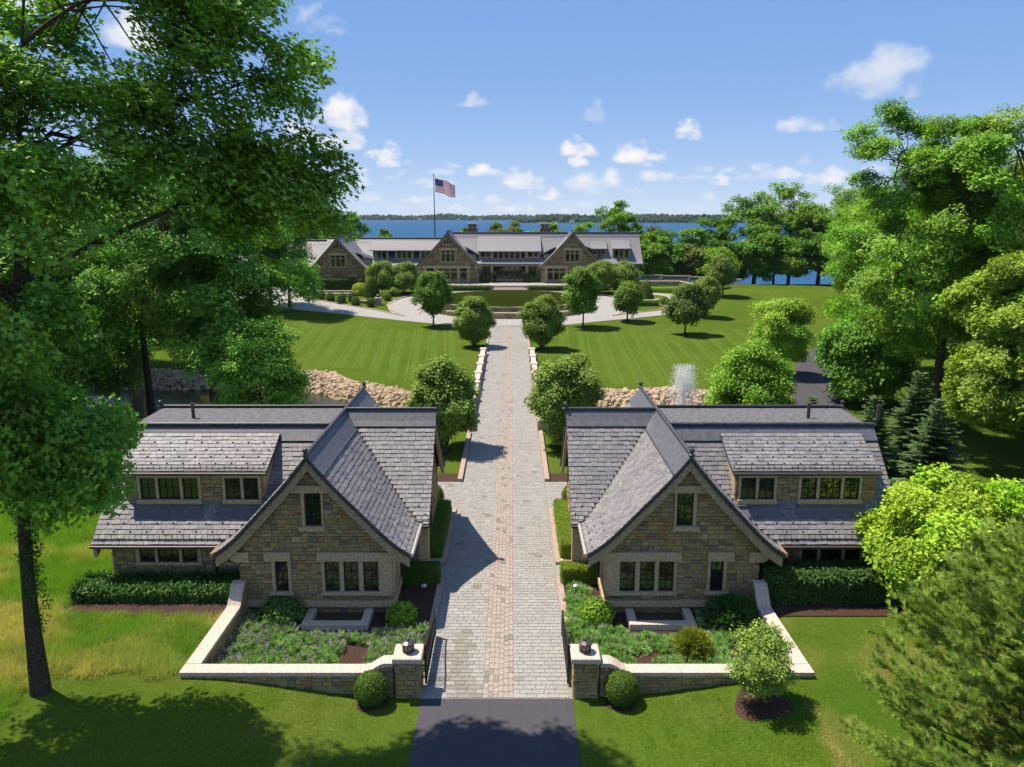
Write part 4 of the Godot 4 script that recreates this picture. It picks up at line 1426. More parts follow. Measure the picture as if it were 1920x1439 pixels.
		if gi == 2:
			for w in [[cx - 2.7, cx - 1.9], [cx + 2.4, cx + 3.2]]:
				window(house, base, w[0], w[1], 3.8, 4.7, d, 2, 2, M.sash)
				trim(house, base, "lintel", w[0] - 0.45, w[1] + 0.45, 4.72, 5.2, d - 0.15, d + 0.05, M.limestone)
				trim(house, base, "sill", w[0] - 0.3, w[1] + 0.3, 3.6, 3.78, d - 0.2, d + 0.05, M.limestone)
	# ground-floor glazing of the two front gables: x0, x1, lights
	for q in [[-17.6, -15.9, 1], [-15.4, -11.0, 3], [-10.5, -8.9, 1], [8.0, 11.9, 3], [15.0, 18.6, 2]]:
		var d := 165.98
		var n: int = q[2]
		for i in n:
			var a := lerpf(q[0], q[1], float(i) / n)
			var b := lerpf(q[0], q[1], float(i + 1) / n)
			window(house, base, a + 0.05, b - 0.05, fl + 0.08, 5.35, d, 1, 1, M.limestone, 0.05, 0.08)
			window(house, base, a + 0.05, b - 0.05, 5.4, 6.12, d, 1, 1, M.limestone, 0.05, 0.08)
		trim(house, base, "pilaster", q[0] - 0.5, q[0], fl, 6.14, d - 0.22, d + 0.05, M.limestone)
		trim(house, base, "pilaster", q[1], q[1] + 0.45, fl, 6.14, d - 0.2, d + 0.05, M.limestone)
	for q in [[-18.4, -8.2], [7.2, 12.5], [14.4, 19.4], [-20.2, -18.6], [-7.2, -5.9], [6.3, 7.1]]:
		trim(house, base, "lintel", q[0], q[1], 6.16, 6.7, 165.66, 166.05, M.limestone)
	# hall between the gables: beam, posts, tall glazed doors, side walls
	trim(house, base, "beam", -6.0, 6.0, 6.45, 7.0, 167.35, 168.1, M.barge)
	for x in [-3.75, 3.75]:
		trim(house, base, "post", x - 0.25, x + 0.25, fl, 6.45, 167.4, 168.0, M.limestone)
	for q in [[-5.75, -4.05, 2], [-3.4, -1.15, 2], [-1.15, 0.0, 1], [0.0, 1.15, 1], [1.15, 3.4, 2], [4.05, 5.75, 2]]:
		window(house, base, q[0] + 0.03, q[1] - 0.03, fl + 0.05, 5.55, 168.14, q[2], 3, M.bronze, 0.05, 0.08, "glazed_door")
		window(house, base, q[0] + 0.03, q[1] - 0.03, 5.6, 6.4, 168.14, q[2], 1, M.bronze, 0.05, 0.07)
	core.span(P(-6.4, fl - 0.4, 169.2), P(6.4, 7.2, 169.6))
	# dormers on the front slope: x0, x1, sill, head, d, lights
	for q in [[-6.3, -3.9, 8.3, 9.5, 168.6, 2], [-3.6, 3.5, 8.0, 9.5, 168.45, 6], [3.8, 6.2, 8.3, 9.5, 168.6, 2], [18.0, 20.6, 8.9, 9.9, 169.4, 3], [22.3, 25.6, 8.25, 9.9, 168.7, 3], [-28.5, -26.3, 8.0, 9.6, 169.0, 2], [-24.2, -20.9, 8.0, 9.6, 169.0, 3], [-19.0, -17.0, 8.0, 9.6, 169.0, 2]]:
		var n: int = q[5]
		for i in n:
			window(house, base, lerpf(q[0], q[1], float(i) / n) + 0.06, lerpf(q[0], q[1], float(i + 1) / n) - 0.06, q[2], q[3], q[4], 1, 1, M.limestone, 0.04, 0.08, "dormer_window")
		core.span(P(q[0] - 0.3, q[2] - 0.6, q[4] + 0.02), P(q[1] + 0.3, q[3] + 0.2, q[4] + 2.5))
	for q in [[-6.9, 6.8, 9.6, 167.9, 12.6, 173.2], [17.6, 21.0, 10.1, 168.9, 11.6, 172.0], [21.9, 26.0, 10.15, 168.2, 11.8, 172.2], [-30.0, -13.5, 9.75, 168.5, 11.6, 173.4]]:
		var S := func(t: float, u: float) -> Vector3: return P(u, lerpf(q[4], q[2], t) - 0.25 * sin(t * PI), lerpf(q[5], q[3], t))
		slope_slab(roof, S, K.call(q[0]), K.call(q[1]), 0.0, 1.0, 0.18, 0.0, 6)
	# side dormers swept out of the gables' flanks
	for q in [[-34.8 + 3.0, -34.8 + 6.4, 9.3, 8.2], [13.25 - 3.4, 13.25 - 6.5, 10.2, 8.9], [13.25 + 3.4, 13.25 + 6.3, 10.2, 8.9], [-12.9 + 3.4, -12.9 + 6.3, 10.2, 8.9]]:
		var d0 := 163.0 if q[0] < -20 else 168.2
		var S := func(t: float, u: float) -> Vector3: return P(lerpf(q[0], q[1], t), lerpf(q[2], q[3], t) + 0.3 * cos(t * PI * 0.5), u)
		slope_slab(band, S, K.call(d0), K.call(d0 + 4.2), 0.0, 1.0, 0.2, 0.0, 5)
		core.span(P(q[1] - signf(q[1] - q[0]) * 0.6, 6.8, d0 + 0.3), P(q[0], q[3], d0 + 4.0))
	part(house, "roof", roof.mesh(M.far_slate), null, neg)
	part(house, "ridge_flashing", band.mesh(M.sheet_metal), null, neg)
	part(house, "wall", core.mesh(M.mortar), null, neg)
	# flank walls in the hall recess and wing fronts
	for q in [[-31.5, -19.3, 167.9, 3.0, 6.3], [19.8, 27.6, 167.9, 3.0, 6.6], [-69, -41.5, 169.4, 4.6, 5.9]]:
		lay_stones(stones, q[3], q[4], func(_y: float) -> Array: return [[q[0], q[1]]], func(a: float, y: float) -> Vector3: return P(a, y, q[2] - 0.2), Vector3(0, 0, 1), 1.7, 0.25)
	for q in [[-6.5, 1.0], [6.85, -1.0]]:
		lay_stones(stones, fl, 6.6, func(_y: float) -> Array: return [[166.1, 169.1]], func(a: float, y: float) -> Vector3: return P(q[0], y, a), Vector3(q[1], 0, 0), 1.7, 0.16)
	place_pieces(house, base, "stone", stones, L.stone_meshes, L.stone_units, STONES, 0, M.rubble)
	# garage doors of the far wing
	for i in 5:
		trim(house, base, "garage_door", -66.5 + i * 4.9, -63.0 + i * 4.9, 2.2, 4.6, 169.3, 169.6, M.barge)
	trim(house, base, "garage_lintel", -69, -41.5, 4.62, 5.0, 169.2, 169.6, M.limestone)
	# two chimneys
	for x in [-8.35, 7.9]:
		var ch := Node3D.new()
		ch.name = "chimney"
		house.add_child(ch, true)
		ch.position = P(x, 11.0, 178) - base
		var g := Geo.new()
		g.slab(Vector3(-1.15, 0, -0.8), Vector3(1.15, 3.2, 0.8), 0.1)
		part(ch, "stack", g.mesh(M.red_brick))
		g = Geo.new()
		g.slab(Vector3(-1.0, 3.21, -0.7), Vector3(1.0, 4.1, 0.7), 0.05)
		part(ch, "head", g.mesh(M.kerb))
		g = Geo.new()
		g.slab(Vector3(-1.2, 4.11, -0.9), Vector3(1.2, 4.4, 0.9), 0.05)
		part(ch, "cap", g.mesh(M.coping))
		for sg in [-0.42, 0.42]:
			g = Geo.new()
			g.span(Vector3(sg - 0.2, 3.4, 0.7), Vector3(sg + 0.2, 3.95, 0.72))
			part(ch, "flue_opening", g.mesh(M.iron))
	# flagpole behind the ridge, and its flag
	var fp := P(-17.3, 0, 183.5)
	var pole := thing("flagpole", "tall dark flagpole rising behind the slate roofs", "flagpole", Vector3(fp.x, h(-17.3, 183.5), fp.z))
	var g := Geo.new()
	var top := 26.1 - h(-17.3, 183.5)
	g.tube(PackedVector3Array([Vector3.ZERO, Vector3(0, top * 0.5, 0), Vector3(0, top, 0)]), PackedFloat32Array([0.16, 0.13, 0.07]), 8)
	part(pole, "mast", g.mesh(M.lantern_metal))
	g = Geo.new()
	g.lathe(Vector3(0, top, 0), [[0.0, -0.1], [0.14, 0.0], [0.16, 0.12], [0.1, 0.24], [0.0, 0.28]], 8)
	part(pole, "ball", g.mesh(M.lantern_metal))
	flag(Vector3(fp.x + 0.25, 25.4, fp.z))

func flag(at: Vector3) -> void:
	var o := thing("flag", "striped flag with a starred blue corner flying from the tall pole", "flag", at)
	var wide := 5.0
	var tall := 3.0
	var S := func(u: float, v: float) -> Vector3:
		return Vector3(u * wide * 0.93, -v * tall - u * 1.55 - 0.25 * sin(u * 9.0 + v * 1.6) * u + 0.1 * sin(u * 3.0), 0.42 * sin(u * 8.0 - v * 1.5) * (0.25 + u))
	var red := Color(0.5, 0.012, 0.03)
	var white := Color(0.85, 0.84, 0.84)
	var blue := Color(0.015, 0.025, 0.12)
	var st := {"red_stripes": Geo.new(), "white_stripes": Geo.new(), "canton": Geo.new()}
	var nu := 30
	for r in 13:
		for i in nu:
			var u0 := i / float(nu)
			var u1 := (i + 1) / float(nu)
			var key := "canton" if r < 7 and i < nu * 0.4 else "red_stripes" if r % 2 == 0 else "white_stripes"
			var col: Color = blue if key == "canton" else red if r % 2 == 0 else white
			(st[key] as Geo).quad(S.call(u0, (r + 1) / 13.0), S.call(u1, (r + 1) / 13.0), S.call(u1, r / 13.0), S.call(u0, r / 13.0), col)
	for k in st:
		part(o, k, (st[k] as Geo).mesh(M.flag))
	var stars := Geo.new()
	for r in 9:
		for i in (6 if r % 2 == 0 else 5):
			var u := 0.4 * ((i + 0.5 + (0.5 if r % 2 else 0.0)) / 6.0)
			var v := (r + 0.7) / 9.0 * 7.0 / 13.0
			var c: Vector3 = S.call(u, v)
			for sg in [-1.0, 1.0]:
				var f := Vector3(0, 0, 0.02 * sg)
				for k in 5:
					var a := PI / 2 + TAU * k / 5
					var t := c + f + Vector3(cos(a), sin(a), 0) * 0.1
					var l := c + f + Vector3(cos(a + 0.63), sin(a + 0.63), 0) * 0.042
					var q := c + f + Vector3(cos(a - 0.63), sin(a - 0.63), 0) * 0.042
					if sg > 0:
						stars.quad(c + f, q, t, l, white)
					else:
						stars.quad(c + f, l, t, q, white)
	var so := part(o, "stars", stars.mesh(M.flag))
	so.set_meta("kind", "stuff")

# ------------------------------------------------------------------ low walls: coping slabs on courses of stone, along a path of [x, d] points
func wall_run(called: String, label: String, category: String, group: String, pts: Array, foot: Callable, top: Callable, thick: float, cope: float, cope_h: float, seg: float, stone_size: float, both := true, most := 120) -> Node3D:
	var mid: Array = pts[pts.size() / 2]
	var base := Vector3(mid[0], foot.call(mid[0], mid[1]), -mid[1])
	var o := thing(called, label, category, base, group)
	var core := Geo.new()
	var stones := []
	for i in pts.size() - 1:
		var a := Vector2(pts[i][0], pts[i][1])
		var b := Vector2(pts[i + 1][0], pts[i + 1][1])
		var n := maxi(1, int(round(a.distance_to(b) / seg)))
		var dir := (b - a).normalized()
		var nor := Vector3(dir.y, 0, dir.x)       # side of the wall, in world axes (z = -d)
		for k in n:
			var p := a.lerp(b, float(k) / n)
			var q := a.lerp(b, float(k + 1) / n)
			var lo := minf(foot.call(p.x, p.y), foot.call(q.x, q.y)) - 0.15
			var tp: float = top.call(p.x, p.y)
			var tq: float = top.call(q.x, q.y)
			var pp := Vector3(p.x, 0, -p.y)
			var qq := Vector3(q.x, 0, -q.y)
			var s := nor * thick * 0.5
			var c := Geo.new()
			var e := nor * cope * 0.5
			var A := [pp - e, qq - e, qq + e, pp + e]
			var th := [tp, tq, tq, tp]
			var lift := []
			var drop := []
			for z in 4:
				lift.append(A[z] + Vector3.UP * th[z])
				drop.append(A[z] + Vector3.UP * (th[z] - cope_h))
			var gap := (qq - pp).normalized() * 0.004
			for z in [0, 3]:
				lift[z] += gap; drop[z] += gap
			for z in [1, 2]:
				lift[z] -= gap; drop[z] -= gap
			up_quad(c, lift[0], lift[1], lift[2], lift[3])
			up_quad(c, drop[0], drop[1], drop[2], drop[3], false)
			for z in 4:
				var y := (z + 1) % 4
				c.quad(lift[z], lift[y], drop[y], drop[z])
			part(o, "coping_stone", c.mesh(M.coping), null, -base)
			for sg in [-1.0, 1.0]:
				var f0: Vector3 = pp + s * sg
				var f1: Vector3 = qq + s * sg
				core.quad(f0 + Vector3.UP * lo, f1 + Vector3.UP * lo, f1 + Vector3.UP * (tq - cope_h), f0 + Vector3.UP * (tp - cope_h))
				if stone_size > 0.0 and (both or sg > 0):
					var l := (q - p).length()
					lay_stones(stones, lo, minf(tp, tq) - cope_h, func(_y: float) -> Array: return [[0.0, l]], func(t: float, y: float) -> Vector3: return f0.lerp(f1, t / l) + Vector3.UP * y, nor * sg, stone_size, 0.05)
	part(o, "core", core.mesh(M.mortar), null, -base)
	if stones:
		place_pieces(o, base, "stone", stones, L.stone_meshes, L.stone_units, STONES, most, M.stone)
	return o

func hedge(called: String, label: String, group: String, at: Array, width: float, tall: float, spray_mesh: Mesh, count: int, col: Color, spread := 0.22) -> void:   # along [x, d] points
	var mid: Array = at[at.size() / 2]
	var base := G(mid[0], mid[1])
	var o := thing(called, label, "hedge", base, group)
	var core := Geo.new()
	var tf := []
	var cols := PackedColorArray()
	var total := 0.0
	for i in at.size() - 1:
		total += Vector2(at[i + 1][0] - at[i][0], at[i + 1][1] - at[i][1]).length()
	for i in at.size() - 1:
		var a := G(at[i][0], at[i][1]) - base
		var b := G(at[i + 1][0], at[i + 1][1]) - base
		var l := Vector2(b.x - a.x, b.z - a.z).length()
		var z := Vector3(b.x - a.x, 0, b.z - a.z).normalized()
		var x := Vector3.UP.cross(z)
		for k in int(l / 0.45) + 1:
			var foot := a.lerp(b, (k + 0.5) / (int(l / 0.45) + 1.0))
			for e in 3:
				core.tube(PackedVector3Array([foot, foot + x * R(-0.2, 0.2) * width + Vector3.UP * tall * 0.5, foot + x * R(-0.42, 0.42) * width + z * R(-0.2, 0.2) + Vector3.UP * tall * 0.92]), PackedFloat32Array([0.022, 0.015, 0.006]), 4)
		var n := int(count * l / total)
		for k in n:
			var t := rng.randf()
			var side := rng.randf()
			var p: Vector3
			var out: Vector3
			if side < 0.4:
				p = x * R(-0.5, 0.5) * width + Vector3.UP * tall * (1.03 - 0.3 * pow(rng.randf(), 2.0)); out = Vector3.UP
			elif side < 0.9:
				var sg := -1.0 if rng.randf() < 0.5 else 1.0
				p = x * sg * width * (0.53 - 0.2 * pow(rng.randf(), 2.0)) + Vector3.UP * tall * R(0.04, 1.0); out = (x * sg + Vector3.UP * 0.4).normalized()
			else:
				t = -0.01 if rng.randf() < 0.5 else 1.01
				p = x * R(-0.5, 0.5) * width + Vector3.UP * tall * R(0.04, 1.0); out = (z * signf(t - 0.5) + Vector3.UP * 0.3).normalized()
			tf.append(Transform3D(facing(out) * Basis.from_scale(Vector3.ONE * R(0.8, 1.25)), a.lerp(b, t) + p))
			var s := R(0.7, 1.3)
			cols.append(Color(col.r * s * R(0.9, 1.2), col.g * s, col.b * s) * 2.0)
	part(o, "stems", core.mesh(M.bark))
	scatter(o, "foliage", spray_mesh, tf, cols)

func facing(out: Vector3) -> Basis:   # y axis along out, random turn about it
	var r := Vector3(R(-1, 1), R(-1, 1), R(-1, 1))
	var x := out.cross(r).normalized()
	if x.length() < 0.5:
		x = out.cross(Vector3.RIGHT).normalized()
	return Basis(x, out, x.cross(out))

func ball(called: String, label: String, category: String, group: String, at: Vector3, rx: float, ry: float, mesh: Mesh, count: int, col: Color, cone := 0.0) -> Node3D:
	var o := thing(called, label, category, at, group)
	var core := Geo.new()
	for i in 16:
		var t := R(0.25, 0.9)
		var a := R(0, TAU)
		var w := shape_r(t, rx, cone) * 0.85
		core.tube(PackedVector3Array([Vector3(cos(a), 0, sin(a)) * rx * 0.08, Vector3(cos(a) * w * 0.5, t * ry, sin(a) * w * 0.5), Vector3(cos(a) * w, t * ry * 2.0, sin(a) * w)]), PackedFloat32Array([0.03, 0.02, 0.006]) if rx > 0.7 else PackedFloat32Array([0.015, 0.01, 0.004]), 4)
	part(o, "stems", core.mesh(M.bark))
	var tf := []
	var cols := PackedColorArray()
	for i in count:
		var t := clampf(rng.randf() if cone > 0.5 else 0.5 - 0.5 * cos(PI * rng.randf()), 0.0, 1.0)
		if cone > 0.5:
			t = 1.0 - sqrt(1.0 - t)
		var a := R(0, TAU)
		var r := shape_r(t, rx, cone) * (1.05 - 0.35 * pow(rng.randf(), 2.0))
		var p := Vector3(cos(a) * r, t * ry * 2.0, sin(a) * r)
		var out := Vector3(p.x / rx, (p.y - ry) / ry * (1.0 - cone * 0.6), p.z / rx).normalized()
		tf.append(Transform3D(facing(out) * Basis.from_scale(Vector3.ONE * R(0.8, 1.25)), p))
		var s := R(0.65, 1.35)
		cols.append(Color(col.r * s * R(0.9, 1.2), col.g * s, col.b * s) * 2.0)
	scatter(o, "foliage", mesh, tf, cols)
	return o

func shape_r(t: float, rx: float, cone: float) -> float:   # radius of a clipped shrub at the height fraction t
	var s := sqrt(maxf(0.0, 1.0 - pow(2.0 * t - 1.0, 2.0)))
	var c := pow(maxf(0.0, 1.0 - t), 0.62) * minf(1.0, 0.82 + t * 3.0)
	return rx * lerpf(s, c, cone)

# ------------------------------------------------------------------ round lawn, steps, terrace
func forecourt() -> void:
	rng.seed = 91
	# two curved retaining walls stepping up to a domed lawn
	for q in [["retaining_wall", "outer curved stone retaining wall round the oval island lawn", 15.7, 11.7, 1.35, 0.5, 2.0], ["retaining_wall", "inner curved stone retaining wall just under the oval island lawn", 13.4, 9.6, 2.05, 0.5, 2.0]]:
		var all := ellipse(q[2], q[3], 64)
		var pts := []
		for i in range(-32, 33):
			pts.append(all[posmod(i, 64)])
		wall_run(q[0], q[1], "wall", "curved walls of the island lawn", pts, func(x: float, d: float) -> float: return h(x, d), func(x: float, d: float) -> float: return maxf(q[4] + (maxf(0.0, d - 130.0) * 0.042 if q[4] > 2.0 else 0.0), h(x, d) + 0.12), q[5], q[5] + 0.12, 0.2, 2.0, q[6], false, 60)
	var g := Geo.new()
	var pl := Geo.new()
	for r in 10:
		for i in 64:
			var pts := []
			for e in [[r, i], [r, i + 1], [r + 1, i + 1], [r + 1, i]]:
				var t: float = e[0] / 10.0
				var a: float = TAU * e[1] / 64
				var x := sin(a) * 13.2 * t
				var d := 139.7 - cos(a) * 9.4 * t
				pts.append(Vector3(x, 1.98 + maxf(0.0, d - 130.0) * 0.042 + 0.6 * (1.0 - t * t), -d))
			up_quad(g, pts[0], pts[1], pts[2], pts[3], true, Color(0.075, 0.105, 0.016))
	setting("island_lawn", g, M.ground)
	for i in 64:
		var pts := []
		for e in [[13.6, 9.8, i], [13.6, 9.8, i + 1], [15.5, 11.5, i + 1], [15.5, 11.5, i]]:
			var a: float = TAU * e[2] / 64
			var x: float = sin(a) * e[0]
			var d: float = 139.7 - cos(a) * e[1]
			pts.append(Vector3(x, maxf(1.25, h(x, d) + 0.08), -d))
		up_quad(pl, pts[0], pts[1], pts[2], pts[3])
	setting("planting_strip", pl, M.mulch)
	var tf := []
	var cols := PackedColorArray()
	for i in 900:
		var a := R(-2.4, 2.4)
		var k := R(0.15, 0.85)
		var x := sin(a) * lerpf(13.6, 15.5, k)
		var d := 139.7 - cos(a) * lerpf(9.8, 11.5, k)
		tf.append(Transform3D(facing(Vector3.UP) * Basis.from_scale(Vector3.ONE * R(1.0, 1.6)), Vector3(x, maxf(1.3, h(x, d) + 0.2), -d)))
		cols.append(Color(0.07, 0.13, 0.03) * R(0.7, 1.3))
	var gc := scatter(self, "ground_cover", L.hedge, tf, cols)
	tag(gc, "low green ground cover between the two curved walls", "ground cover", "", "stuff")
	# tufts on the island lawn
	tf = []
	cols = PackedColorArray()
	for i in 5200:
		var a := R(0, TAU)
		var t := sqrt(rng.randf())
		var x := sin(a) * 13.1 * t
		var d := 139.7 - cos(a) * 9.3 * t
		tf.append(Transform3D(Basis(Vector3.UP, R(0, TAU)) * Basis.from_scale(Vector3(1.6, 0.9, 1.6) * R(0.8, 1.3)), Vector3(x, 1.98 + maxf(0.0, d - 130.0) * 0.042 + 0.6 * (1.0 - t * t), -d)))
		cols.append(Color(0.085, 0.115, 0.02) * R(0.7, 1.25))
	var ig := scatter(self, "island_grass", L.meadow, tf, cols)
	tag(ig, "unmown olive green grass on the oval island", "grass", "", "stuff")
	# terrace in front of the hall with its steps
	g = Geo.new()
	g.span(P(-20.5, 1.5, 159.2), P(20.5, 3.06, 170.0))
	var te := setting("terrace", g, M.paving)
	for i in 5:
		var w := 3.9 - i * 0.42
		var s := Geo.new()
		s.slab(P(-w, 2.0, 158.1 + i * 0.42), P(w, 2.38 + i * 0.17, 160.4), 0.02)
		part(te, "step", s.mesh(M.coping))
	for m in [-1.0, 1.0]:
		wall_run("terrace_wall", "low coped wall along the mansion's terrace beside the steps", "wall", "terrace walls flanking the steps", [[m * 3.9, 159.0], [m * 20.3, 159.0]], func(x: float, d: float) -> float: return h(x, d), func(_x: float, _d: float) -> float: return 3.2, 0.4, 0.6, 0.14, 2.2, 0.0)
		hedge("clipped_hedge", "long low clipped hedge below the mansion terrace wall", "hedges below the terrace", [[m * 4.4, 157.9], [m * 19.5, 157.9]], 0.9, 0.8, L.hedge, 1300, Color(0.05, 0.095, 0.018))
		var pd := thing("stone_pedestal", "low stone pedestal with coping flanking the terrace steps", "pedestal", P(m * 4.4, 2.2, 158.6), "pedestals of the terrace steps")
		g = Geo.new()
		g.slab(Vector3(-0.75, 0, -0.5), Vector3(0.75, 0.95, 0.5), 0.03)
		part(pd, "body", g.mesh(M.kerb))
		g = Geo.new()
		g.slab(Vector3(-0.85, 0.955, -0.6), Vector3(0.85, 1.1, 0.6), 0.03)
		part(pd, "cap", g.mesh(M.coping))
		# pots with clipped yews beside the doors
		for k in 2:
			var x: float = m * (4.7 + k * 0.95)
			var y := ball("clipped_yew", "slim dark clipped yew cone in front of the hall windows", "shrub", "yew cones at the hall", P(x, 3.06, 166.9), 0.5, 1.05, L.hedge, 150, Color(0.06, 0.095, 0.02), 1.0)
		hedge("flower_row", "grey green low planting along the terrace by the hall", "planting along the hall", [[m * 4.4, 164.2], [m * 8.0, 164.2]], 0.9, 0.5, L.hedge, 220, Color(0.12, 0.14, 0.09))
		var u := thing("urn", "dark round urn with a clipped shrub beside the glazed doors", "urn", P(m * 3.3, 3.06, 166.6), "urns at the glazed doors")
		g = Geo.new()
		g.lathe(Vector3.ZERO, [[0.3, 0.0], [0.3, 0.1], [0.16, 0.2], [0.45, 0.55], [0.55, 0.8], [0.5, 0.86], [0.0, 0.8]], 12)
		part(u, "bowl", g.mesh(M.iron))
		var core := []
		var cc := PackedColorArray()
		for i in 90:
			var dirv := Vector3(R(-1, 1), R(-0.4, 1), R(-1, 1)).normalized()
			core.append(Transform3D(facing(dirv), Vector3(0, 1.5, 0) + dirv * Vector3(0.55, 0.85, 0.55) * R(0.5, 1.0)))
			cc.append(Color(0.04, 0.075, 0.02) * R(0.7, 1.3))
		scatter(u, "foliage", L.hedge, core, cc)

# ------------------------------------------------------------------ trees
func tree(called: String, label: String, group: String, x: float, d: float, o: Dictionary) -> Node3D:
	rng.seed = o.get("seed", int(absf(x) * 131 + d * 17))
	var at := G(x, d, -0.05)
	var t := thing(called, label, "tree", at, group)
	var H: float = o.H
	var r: float = o.r
	var lo: float = o.get("base", H * 0.25)
	var n: int = o.get("n", 40)
	var per: int = o.get("per", 30)
	var mesh: Mesh = o.get("mesh", L.broad)
	var col: Color = o.col * 2.1
	var cr: float = o.get("cr", r * 0.3)
	var tr: float = o.get("trunk", H * 0.017)
	var lean: Vector3 = o.get("lean", Vector3(R(-0.03, 0.03), 0, R(-0.03, 0.03)) * H)
	var stems: int = o.get("stems", 1)
	var scale: float = o.get("scale", 1.0)
	var wood := Geo.new()
	var cy := (lo + H) * 0.5
	var ry := (H - lo) * 0.5
	var trunks := []
	for s in stems:
		var p := PackedVector3Array()
		var rad := PackedFloat32Array()
		var a := TAU * s / maxf(stems, 1) + R(-0.4, 0.4)
		var spread := 0.0 if stems == 1 else r * 0.42
		var m := 9
		for i in m + 1:
			var u := float(i) / m
			var sway := Vector3(sin(u * 4.0 + a * 3.0), 0, cos(u * 3.3 + a)) * H * 0.011 * u
			p.append(Vector3(cos(a), 0, sin(a)) * (spread * pow(u, 0.8) + (0.0 if stems == 1 else 0.12)) + lean * u * u + sway + Vector3.UP * u * H * 0.88)
			rad.append(tr * (1.0 if stems == 1 else 0.55) * (1.0 + 0.5 * pow(1.0 - u, 10.0)) * (1.0 - u * 0.9))
		wood.tube(p, rad, 9 if H > 12 else 6)
		trunks.append(p)
	var tf := []
	var cols := PackedColorArray()
	var bell: float = o.get("bell", 0.0)
	var lobes: Array = o.get("lobes", [])
	if not lobes and H > 9.0 and stems == 1:
		# a handful of main limbs, each carrying its own part of the crown
		for i in 7:
			var a := TAU * i / 7.0 + R(-0.3, 0.3)
			var e: float = [0.0, -0.45, 0.4, -0.2, 0.55, -0.5, 0.15][i]
			lobes.append([Vector3(cos(a) * r * 0.5, cy + e * ry, sin(a) * r * 0.5) + lean * 0.7, Vector3(r * 0.52, ry * 0.45, r * 0.52), a])
		lobes.append([Vector3(0, cy + ry * 0.55, 0) + lean, Vector3(r * 0.5, ry * 0.42, r * 0.5), 0.0])
	var limbs := []
	for lb in lobes:
		var c: Vector3 = lb[0]
		var tp: PackedVector3Array = trunks[0]
		var sy := clampf((c.y - Vector2(c.x, c.z).length() * (0.35 if o.has("lobes") else 0.8)) / (H * 0.88), clampf(lo * 0.8 / H, 0.05, 0.8), 0.9)
		var k := sy * (tp.size() - 1)
		var s0 := tp[int(k)].lerp(tp[mini(int(k) + 1, tp.size() - 1)], k - int(k))
		var bow := Vector3(R(-0.08, 0.08), 0.05, R(-0.08, 0.08)) * s0.distance_to(c)
		var p := PackedVector3Array([s0, s0.lerp(c, 0.33) + bow, s0.lerp(c, 0.66) + bow * 1.2, c, c + (c - s0) * 0.25])
		var br := tr * (0.62 - 0.35 * sy)
		wood.tube(p, PackedFloat32Array([br, br * 0.85, br * 0.7, br * 0.5, br * 0.2]), 7)
		limbs.append(p)
	for i in n:
		var dir := Vector3(R(-1, 1), R(-1, 1), R(-1, 1))
		while dir.length() > 1.0 or dir.length() < 0.05:
			dir = Vector3(R(-1, 1), R(-1, 1), R(-1, 1))
		var rf := lerpf(dir.length(), 1.0, 0.55) * R(0.66, 1.1)
		dir = dir.normalized()
		var hy := dir.y * rf
		var wide := 1.0 - bell * 0.5 * (hy + 1.0) * 0.85
		var c := lean * clampf((cy + hy * ry) / H, 0, 1) + Vector3(dir.x * r * rf * wide, cy + hy * (ry - cr * 0.4), dir.z * r * rf * wide)
		if lobes:
			var lb: Array = lobes[i * lobes.size() / n]
			c = lb[0] + dir * rf * lb[1]
			if not o.has("lobes"):
				var flat := Vector2(c.x - lean.x, c.z - lean.z)
				if flat.length() > r * 1.08:
					flat *= r * 1.08 / flat.length()
				c = Vector3(flat.x + lean.x, clampf(c.y, lo, H), flat.y + lean.z)
		# limb from the trunk to this clump
		var tp: PackedVector3Array = trunks[i % stems]
		var reach := Vector2(c.x, c.z).length()
		var sy := clampf((c.y - reach * R(0.5, 0.9)) / (H * 0.88), clampf(lo * 0.75 / H, 0.05, 0.8), 0.9)
		var k := sy * (tp.size() - 1)
		var s0 := tp[int(k)].lerp(tp[mini(int(k) + 1, tp.size() - 1)], k - int(k))
		if lobes:
			var lp: PackedVector3Array = limbs[i * lobes.size() / n]
			var e := R(1.6, 3.9)
			s0 = lp[int(e)].lerp(lp[int(e) + 1], e - int(e))
			sy = 0.75
			reach = s0.distance_to(c)
		var mid := s0.lerp(c, 0.5) + Vector3(R(-0.1, 0.1), -0.06, R(-0.1, 0.1)) * reach
		var br: float = maxf(tr * 0.3 * (1.0 - sy * 0.7) * (1.0 if stems == 1 else 0.6), 0.02)
		wood.tube(PackedVector3Array([s0, s0.lerp(mid, 0.5) + Vector3.UP * reach * 0.02, mid, mid.lerp(c, 0.6) + Vector3.UP * 0.1, c]), PackedFloat32Array([br, br * 0.8, br * 0.6, br * 0.4, br * 0.15]), 5)
		var shade := R(0.82, 1.2)
		var warm := R(0.9, 1.12)
		var ccr := cr * R(0.7, 1.25)
		for j in per:
			var v := Vector3(R(-1, 1), R(-1, 1), R(-1, 1)).normalized()
			var p := c + v * ccr * Vector3(1.0, 0.62, 1.0) * pow(rng.randf(), 0.4)
			if j % 9 == 0:
				wood.tube(PackedVector3Array([c, p]), PackedFloat32Array([0.022, 0.008]), 3)
			var out := (Vector3.UP * 0.75 + (p - Vector3(0, cy, 0)).normalized() * 0.5 + Vector3(R(-1, 1), R(-0.6, 0.6), R(-1, 1)) * 0.5).normalized()
			tf.append(Transform3D(facing(out) * Basis.from_scale(Vector3.ONE * scale * R(0.75, 1.25)), p))
			var q := shade * R(0.75, 1.25)
			cols.append(Color(col.r * q * warm * R(0.96, 1.14), col.g * q, col.b * q))
	part(t, "trunk", wood.mesh(o.get("bark", M.bark)))
	scatter(t, "crown", mesh, tf, cols)
	return t

